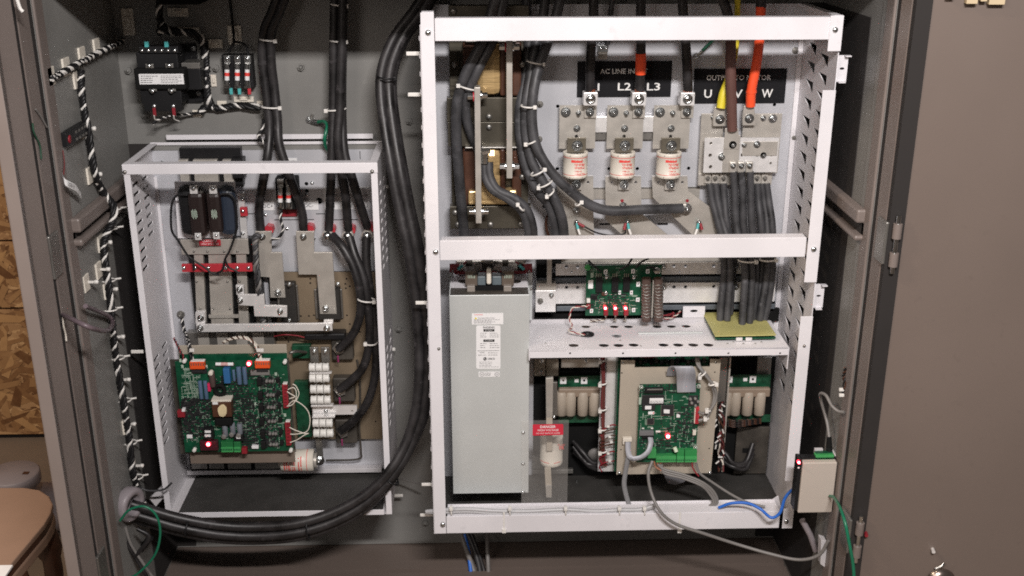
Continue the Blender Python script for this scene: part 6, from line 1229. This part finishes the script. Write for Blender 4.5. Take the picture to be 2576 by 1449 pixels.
c7(372, 695, 478, 790, .0012, 'chip_legs', dsteel); c7(382, 702, 470, 780, .003, 'square_chip', chip); c7(265, 885, 470, 945, .008, 'ribbon_connector', mat('grey_connector', (.16, .16, .165), .4)); c7(300, 945, 470, 985, .006, 'connector_latch', black)
for a in ((300, 838, 330, 850), (430, 838, 465, 850), (500, 878, 570, 900)): c7(*a, .003, 'white_part', whitep)
c7(1035, 870, 1082, 940, .006, 'white_jumper', ivory); c7(255, 395, 290, 495, .001, 'board_label', silk, 0); c7(800, 640, 850, 685, .003, 'white_sticker', paper); c7(805, 605, 850, 625, .002, 'pale_part', dsteel)
for x, y in ((995, 405), (1065, 400), (1015, 462), (1105, 442), (1070, 502)): a = Z7(x, y); round_can(t, CY, a[0], a[1], 3.6, 'button_cell', greyw, .006)
c7(970, 365, 1110, 520, .0012, 'dark_area', chip)
o = c7(1072, 548, 1125, 775, .010, 'red_connector', red); c7(1058, 560, 1072, 770, .008, 'pin_header', ivory)
for i in range(8): a = Z7(1080, 560 + i * 26); MB().rect(a[0], a[1], a[0] + 4, a[1] + 2.2, CY - .0104, .0004).build('contact', redd, o)
a = Z7(678, 960); ledlamp(t, CY - .002, a[0], a[1], 6.2)
for x, y in ((287, 238), (1120, 228), (1070, 1112)): a = Z7(x, y); round_can(t, CY - .001, a[0], a[1], 5.5, 'round_standoff', mat('pale_standoff', (.5, .55, .48), .3), .003); screw(t, a[0], a[1], CY - .0055, 2.6)
for a, b in ((505, 795), (805, 910), (920, 1095)):
    o = c7(a, 1160 if a > 520 else 1235, b, 1250, .012, 'green_terminal_block', mat('mid_green_terminal', (.03, .25, .07), .4)); c_ = c7(a, 1250, b, 1330, .015, 'green_terminal_front', greent)
    for i in range(int((b - a) / 26)): s_ = Z7(a + 8 + i * 26, 1290); MB().rect(s_[0], s_[1], s_[0] + 2.4, s_[1] + 3.2, CY - .0154, .0004).build('terminal_slot', pcbd, c_)
c7(385, 1150, 505, 1272, .012, 'green_terminal_block', greent); c7(510, 1120, 640, 1235, .002, 'dark_area', pcbd)
a, b = Z7(770, 1110), Z7(815, 1190); MB().cyl(P(a[0], a[1], CY - .014), P(b[0] - 3, b[1] - 2, CY - .018), .0042, 10).build('white_plug', mat('pale_green_plug', (.62, .72, .55), .4), t)
B7 = lambda *r: (*Z7(r[0], r[1]), *Z7(r[2], r[3]))
smds(t, CY, [B7(870, 520, 1060, 1110), B7(250, 990, 700, 1110), B7(490, 680, 1050, 1150), B7(260, 200, 780, 340)], 330, 40, big=2.4); tracks(t, CY, [B7(255, 210, 1090, 1150)], 150, 41)
for i in range(10): c7(830 + (i % 4) * 62, 620 + (i // 4) * 130, 868 + (i % 4) * 62, 645 + (i // 4) * 130, .003, 'logic_chip', chip)
for i in range(6): c7(700 + i * 60, 820 + (i % 2) * 200, 745 + i * 60, 838 + (i % 2) * 200, .003, 'logic_chip', chip)
# ribbon cables
def strip(label, pts, wpx, m, name='ribbon_cable', cat='cable', group=None, across=None, flat=False):
    c = smooth(pp(pts)); up = []; q3 = MB()
    hw = wpx * .00072 / 2; L_, R2 = [], []
    for i, p in enumerate(c):
        d = (c[min(i + 1, len(c) - 1)] - c[max(i - 1, 0)]).normalized(); s = Vector((1, 0, 0)) if flat else d.cross(Vector((0, -1, 0)))
        s.normalize(); L_.append(p - s * hw); R2.append(p + s * hw)
    n = len(c); off = Vector((0, -.0012, 0)); q3.add(L_ + R2 + [p + off for p in L_] + [p + off for p in R2],
        [f for i in range(n - 1) for f in ((i, i + 1, n + i + 1, n + i), (2 * n + i, 3 * n + i, 3 * n + i + 1, 2 * n + i + 1), (i, 2 * n + i, 2 * n + i + 1, i + 1), (n + i, n + i + 1, 3 * n + i + 1, 3 * n + i))], True)
    return tag(q3.build(name, m), label, cat, group)
strip('wide grey ribbon cable folding over the top of the controller board', [(1727, 986, 1.950), (1726, 960, 1.944), (1725, 935, 1.930), (1718, 921, 1.930), (1704, 925, 1.950), (1700, 945, 1.968)], 52, ribbon, flat=True)
MB().tube([P(1698, 922, 1.955), P(1698, 945, 1.96)], .001, 5).build('ribbon_edge', dsteel, bpy.data.objects['ribbon_cable']) if False else None
strip('curved grey ribbon cable dipping from the board connector to the cream plug', [(1636, 1100, 1.950), (1637, 1115, 1.938), (1630, 1136, 1.93), (1612, 1150, 1.93), (1592, 1154, 1.93)], 14, ribbon)
strip('short grey ribbon cable dropping from the cream plug', [(1580, 1112, 1.960), (1580, 1130, 1.956), (1584, 1148, 1.950), (1596, 1155, 1.945)], 15, ribbon)
strip('long flat grey cable hanging from the tan plate to the bottom crossbar', [(1580, 1150, 1.955), (1574, 1185, 1.95), (1570, 1215, 1.945), (1574, 1240, 1.94), (1580, 1262, 1.935), (1584, 1277, 1.932)], 13, mat('mid_grey_flat_cable', (.22, .22, .225), .4))
tag(MB().rect(1567, 1103, 1590, 1112, 1.962, .01).rect(1567, 1110, 1571, 1118, 1.962, .01).build('cream_plug', ivory, None, bevel=.001), 'cream plug on the tan plate left of the controller board', 'plug')
gw = 'grey cables leaving the controller board terminals'
cable_thing('front grey cable sweeping from the green terminals over the bottom crossbar to the right post', [(1641, 1160, 1.945), (1631, 1190, 1.93), (1637, 1235, 1.90), (1660, 1285, 1.875), (1700, 1318, 1.87), (1770, 1342, 1.865), (1850, 1368, 1.86), (1940, 1394, 1.84), (2010, 1408, 1.82), (2060, 1396, 1.80), (2084, 1360, 1.79)], .0032, greyw, gw)
for i, l in enumerate(('upper', 'middle', 'lower')):
    d = i * 5
    cable_thing('%s grey cable of the coil curling back above the bottom crossbar' % l, [(1655 + d, 1168, 1.945), (1670, 1180 + d, 1.94), (1720, 1194 + d, 1.93), (1765, 1212 + d, 1.92), (1795 - d, 1236 + d * .6, 1.92), (1805 - d, 1262, 1.92), (1790 - d, 1277, 1.925)], .0026, greyw, gw)
cable_thing('thin grey cable slanting from the board corner down to the right enclosure foot', [(1751, 1165, 1.945), (1760, 1190, 1.94), (1790, 1212, 1.935), (1840, 1244, 1.925), (1885, 1266, 1.915), (1925, 1275, 1.905)], .0026, greyw, gw)
cable_thing('bright blue cable from the bottom crossbar up to the beige box', [(1808, 1277, 1.905), (1840, 1266, 1.895), (1880, 1266, 1.885), (1912, 1280, 1.87), (1940, 1302, 1.86), (1962, 1290, 1.855), (1974, 1255, 1.85), (1990, 1235, 1.84), (2006, 1228, 1.825)], .0030, bluew, name='network_cable')
for i, l in enumerate(('left', 'middle', 'right')):
    cable_thing('%s short copper coloured wire under the green terminals' % l, [(1645 + i * 8, 1160, 1.95), (1650 + i * 7, 1175, 1.945), (1664 + i * 4, 1184, 1.94)], .0014, mat('coppery_wire', (.35, .14, .07), .4), name='signal_wire', cat='wire', group='short copper coloured wires')
cable_thing('thin red wire dangling under the right end of the green terminals', [(1740, 1160, 1.95), (1744, 1180, 1.945), (1758, 1198, 1.94)], .0014, redd, name='signal_wire', cat='wire')
gy = 'grey looped cables right of the controller board'
cable_thing('outer grey cable looping from above the ribbon to the red connector', [(1752, 900, 1.98), (1756, 920, 1.965), (1775, 945, 1.955), (1795, 970, 1.95), (1802, 998, 1.95), (1792, 1024, 1.945), (1772, 1040, 1.945), (1757, 1036, 1.945)], .0030, greyw, gy, ties=((1758, 946, 1774, 936, 1.955, .006, -1), (1784, 968, 1800, 963, 1.95, .006)))
cable_thing('inner grey cable looping from above the ribbon to the red connector', [(1756, 900, 1.98), (1762, 925, 1.962), (1782, 950, 1.955), (1796, 985, 1.955), (1795, 1010, 1.95), (1785, 1038, 1.945), (1775, 1052, 1.945), (1757, 1058, 1.945)], .0030, greyw, gy, ties=((1776, 1030, 1786, 1033, 1.942, .006, -1), (1772, 1050, 1782, 1052, 1.942, .006, -1)))
tag(MB().quad([(1668, 1190), (1740, 1190), (1722, 1212), (1700, 1220), (1680, 1216)], 1.99, .004).build('ribbon_fold', mat('smoky_ribbon', (.13, .13, .14), .35)), 'smoky folded ribbon hanging just under the tan plate', 'ribbon')
# bottom of the enclosures
shadem = mat('bottom_shade_black', (.045, .043, .04), .6, var=.15)  # dark colour painted in for the shade below the enclosures
MB().box(X0 + .004, X1 - .003, RY + .04, YB - .002, Zb + .006, Zb + .008).build('bottom_shade_pan', shadem, re)
MB().box(x0 + .021, x1 - .021, LY + .002, YB - .002, zb - .0005, zb + .001).build('bottom_shade_pan', shadem, le)
MB().box(X0 + .004, X1 - .003, YB - .006, YB - .003, Zb + .009, P(1600, 1206, YB).z).build('bottom_shade_back', shadem, re)  # added dark sheet for the shaded opening under the back plate
MB().box(x0 + .003, x1 - .003, YB - .006, YB - .003, zb + .003, P(700, 1192, YB).z).build('bottom_shade_back', shadem, le)
for yy, xa_, xb_ in ((1222, 1432, 1640), (1222, 1745, 1945)):
    harness('dark braided sleeve lying level behind the %s of the long flat cable' % ('left' if xa_ < 1500 else 'right'), [(xa_, yy, 2.10), ((xa_ + xb_) / 2, yy - 3, 2.10), (xb_, yy - 2, 2.10)], .004, .03, cols=[black, dsteel, black])
for x in (1451, 1763, 1854): 
    o = P(x, 1207, 2.08); tag(MB().cyl(o, o + Vector((0, 0, -.010)), .0018, 8).build('hanging_stud', steel), 'small bright stud hanging below the recess, %s' % {1451: 'left of the board plate', 1763: 'under the board plate corner', 1854: 'right of the board plate'}[x], 'stud')
for x, l in ((595, 'left'), (700, 'middle'), (820, 'right')):
    tag(MB().rect(x - 26, 1199, x + 8, 1203, 2.12, .004).build('clip_strip', greyw, None, bevel=.0008), '%s pale clip in the dark gap under the left back plate' % l, 'clip', 'pale clips under the left back plate')
cable_thing('thin dusty wire running along the dark gap out to the right enclosure tab', [(580, 1216, 2.12), (700, 1210, 2.12), (830, 1208, 2.12), (940, 1206, 2.12), (1000, 1204, 2.12), (1060, 1218, 2.08)], .0018, greyw, name='thin_wire', cat='wire', ties=((833, 1210, 836, 1202, 2.118, .004), (938, 1210, 940, 1202, 2.118, .004)))
t = T('wire_duct', 'pale grey tubing tied along the top of the bottom crossbar', 'tubing', P(1380, 1288, 1.905))
for i, (dy, r_) in enumerate(((0, .0042), (6, .0035))):
    MB().tube(smooth(pp([(1072, 1287 + dy * .3, 1.915), (1110, 1283 + dy, 1.907), (1180, 1281 + dy, 1.905), (1240, 1285 + dy, 1.905), (1330, 1286 + dy, 1.905), (1420, 1282 + dy, 1.905), (1500, 1286 + dy, 1.905), (1558, 1283 + dy, 1.905), (1610, 1282 + dy * .5, 1.905), (1650, 1270 + dy * .5, 1.907)])), r_, 8).build('tube_run', greyp, t)
for x in (1136, 1283, 1423, 1558, 1621): tie(t, x - 1, 1274, x, 1294, 1.902, .007, -1)
for x, l in ((1268, 'left'), (1710, 'right')):
    mb = MB().rect(x - 2.2, 1289, x + 2.2, 1334, 1.8955, .0012); mb.rect(x - 5, 1332, x + 5, 1341, 1.893, .006); tag(mb.build('cable_tie', whitep), '%s white cable tie strapped over the front of the bottom crossbar' % l, 'cable tie', 'ties over the bottom crossbar')
R_(1665, 1279, 1700, 1288, 1.901, .0006, 'paper_note', ivory, re, 0) if False else None
tag(MB().quad([(1926, 1275), (1935, 1262), (1958, 1247), (1966, 1280), (1960, 1290), (1930, 1288)], 1.94, .002).build('corner_gusset', white, None, bevel=.0004), 'white triangular gusset tab in the lower right corner', 'gusset')
# ------------------------------------------------------------------ beige box and right post
GY = 1.79
t = T('beige_box', 'beige metal controller box with a green terminal on top by the right post', 'controller', P(2058, 1290, GY))
xa, xb = P(2014, 1225, GY).x, .664; z0, z1 = P(2058, 1290, GY).z, P(2058, 1164, GY).z
MB().box(xa, xb, GY, GY + .030, z0, z1).build('case', beige, t, bevel=.002); MB().box(xa - .007, xa - .0005, GY + .004, GY + .030, z0 + .003, z1 + .004).build('dark_side', black, t, bevel=.001)
MB().box(xa, xb, GY + .012, GY + .026, z1 + .0005, z1 + .004).build('top_board', black, t)
o = MB().rect(2052, 1146, 2098, 1162, GY + .012, .014).build('green_terminal_block', greent, t, bevel=.001); MB().rect(2052, 1140, 2096, 1147, GY + .02, .01).build('terminal_rear', pcbd, o)
for i in range(7): MB().rect(2056 + i * 6, 1152, 2059 + i * 6, 1157, GY + .0115, .0006).build('terminal_slot', pcbd, o)
MB().rect(2050, 1130, 2070, 1142, GY + .03, .006).build('white_component', whited, t)
ledlamp(t, GY, 2010, 1164, 4); MB().lathe(P(2009, 1177, GY), [(.002, 0), (.0001, -.002)], 8, 'Y').build('bright_pin', paper, t)
MB().box(xb - .001, xb + .004, GY + .02, GY + .06, z1 + .001, z1 + .004).build('fixing_ear', whitep, t)
t = T('plug_cable', 'black plug on top of the beige box with a dark cable rising behind', 'plug', P(2086, 1142, GY + .03))
MB().cyl(P(2086, 1142, GY + .03), P(2086, 1124, GY + .03), .0065, 14, r2=.006).build('plug_body', black, t); MB().cyl(P(2086, 1124, GY + .03), P(2086, 1099, GY + .03), .0058, 12, r2=.0045).build('boot', blackm, t)
MB().tube(smooth(pp([(2086, 1100, GY + .03), (2080, 1060, GY + .05), (2066, 1010, GY + .07), (2064, 990, GY + .06), (2078, 995, GY + .03), (2092, 1020, GY + .01), (2108, 1034, GY), (2124, 1037, GY - .01)])), .003, 8).build('cable_lead', greyw, t)
cable_thing('green wire from behind the beige box down across the right door post', [(2088, 1248, 1.785), (2098, 1252, 1.76), (2112, 1275, 1.70), (2126, 1315, 1.66), (2137, 1370, 1.65), (2146, 1420, 1.65), (2150, 1480, 1.65)], .0030, greenw, name='ground_wire', cat='wire')
harness('twisted dark wires poking from the right post above the beige box', [(2118, 990, 1.76), (2124, 965, 1.75), (2122, 945, 1.75), (2127, 925, 1.74)], .002, .02, cols=[brown, black])
for y, l in ((978, 'upper'), (992, 'lower')): tag(MB().rect(2112, y, 2124, y + 7, 1.752, .005).build('wire_clip', whitep, None, bevel=.0008), '%s white clip on the twisted wires at the right post' % l, 'clip')
tag(MB().tube([P(2018, 1308, 1.86), P(2038, 1345, 1.86), P(2052, 1385, 1.86)], .006, 10).build('grey_rod', pipeg), 'grey rod slanting in the shadow below the beige box', 'rod')
tag(MB().quad([(2066, 1358), (2080, 1362), (2078, 1430), (2064, 1420)], 1.80, .02).build('floor_bracket', whited, None, bevel=.001), 'pale bracket on the floor behind the right door post', 'bracket')
for i, (pts, r_, m_, l) in enumerate((
    ([(1160, 1343), (1172, 1380), (1190, 1430), (1200, 1470)], .0055, greyw, 'leftmost grey cable dropping below the right enclosure'),
    ([(1168, 1343), (1178, 1385), (1183, 1425), (1188, 1470)], .0045, bluew, 'blue cable dropping below the right enclosure'),
    ([(1176, 1343), (1192, 1380), (1205, 1425), (1212, 1470)], .0052, cableg, 'middle grey cable dropping below the right enclosure'),
    ([(1186, 1343), (1200, 1380), (1216, 1430), (1222, 1470)], .0048, cable, 'dark cable dropping below the right enclosure'),
    ([(1226, 1343), (1226, 1380), (1228, 1420), (1230, 1470)], .0048, greyw, 'rightmost grey cable dropping straight below the right enclosure'))):
    cable_thing(l, [(x, y, 2.10 - .02 * j) for j, (x, y) in enumerate(pts)], r_, m_, name='dropping_cable', group='cables dropping below the right enclosure')
# ------------------------------------------------------------------ things on the right door
def on_door(px, py):
    h = Vector((0.690, 1.70, 0)); a = math.radians(84); d = Vector((math.sin(a), -math.cos(a), 0)); n = Vector((-d.y * 1.0, d.x, 0)); r = ray(px, py)
    k = h.dot(n) / r.dot(n); return r * k
for i, (x0_, x1_, y_) in enumerate(((2375, 2395, -6), (2424, 2452, 8), (2460, 2476, 2), (2480, 2520, 10))):
    a, b = on_door(x0_, y_), on_door(x1_, y_); c = (a + b) / 2; w_ = (b - a).length / 2; d = (b - a).normalized()
    n = Vector((d.y, -d.x, 0)); q3 = [c - d * w_, c + d * w_]; vs = [q3[0], q3[1], q3[1] + n * .014, q3[0] + n * .014]
    tag(MB().hexa([v.copy() for v in vs] + [v + Vector((0, 0, .03)) for v in vs]).build('wooden_block', mat('pale_wood_block', (.52, .42, .27), .6), None, bevel=.001), ('first', 'second', 'third', 'rightmost')[i] + ' of the pale tabs at the top edge of the right door, from the left', 'tab', 'pale tabs at the top of the right door')
for x, y, m_, l in ((2178, 1340, redd, 'small reddish stud near the right door hinge'), (2346, 1381, alu, 'tiny bright stud low on the right door')):
    c = on_door(x, y); tag(MB().cyl(c, c + Vector((-.002, -.010, 0)), .0034, 8).build('door_stud', m_), l, 'stud')
c = on_door(2365, 1462); t = T('door_latch', 'round shiny latch at the bottom edge of the right door', 'latch', c)
MB().lathe(c, [(.028, 0), (.027, -.004), (.018, -.012), (.0001, -.014)], 28, 'Y').build('dome', mat('dark_chrome', (.30, .25, .22), .25, metal=.9), t); d_ = on_door(2357, 1424)
MB().tube([d_ + Vector((-.006, -.008, 0)), d_ + Vector((.004, -.010, .006)), d_ + Vector((.008, -.008, .012))], .003, 8).build('bright_lever', steel, t)
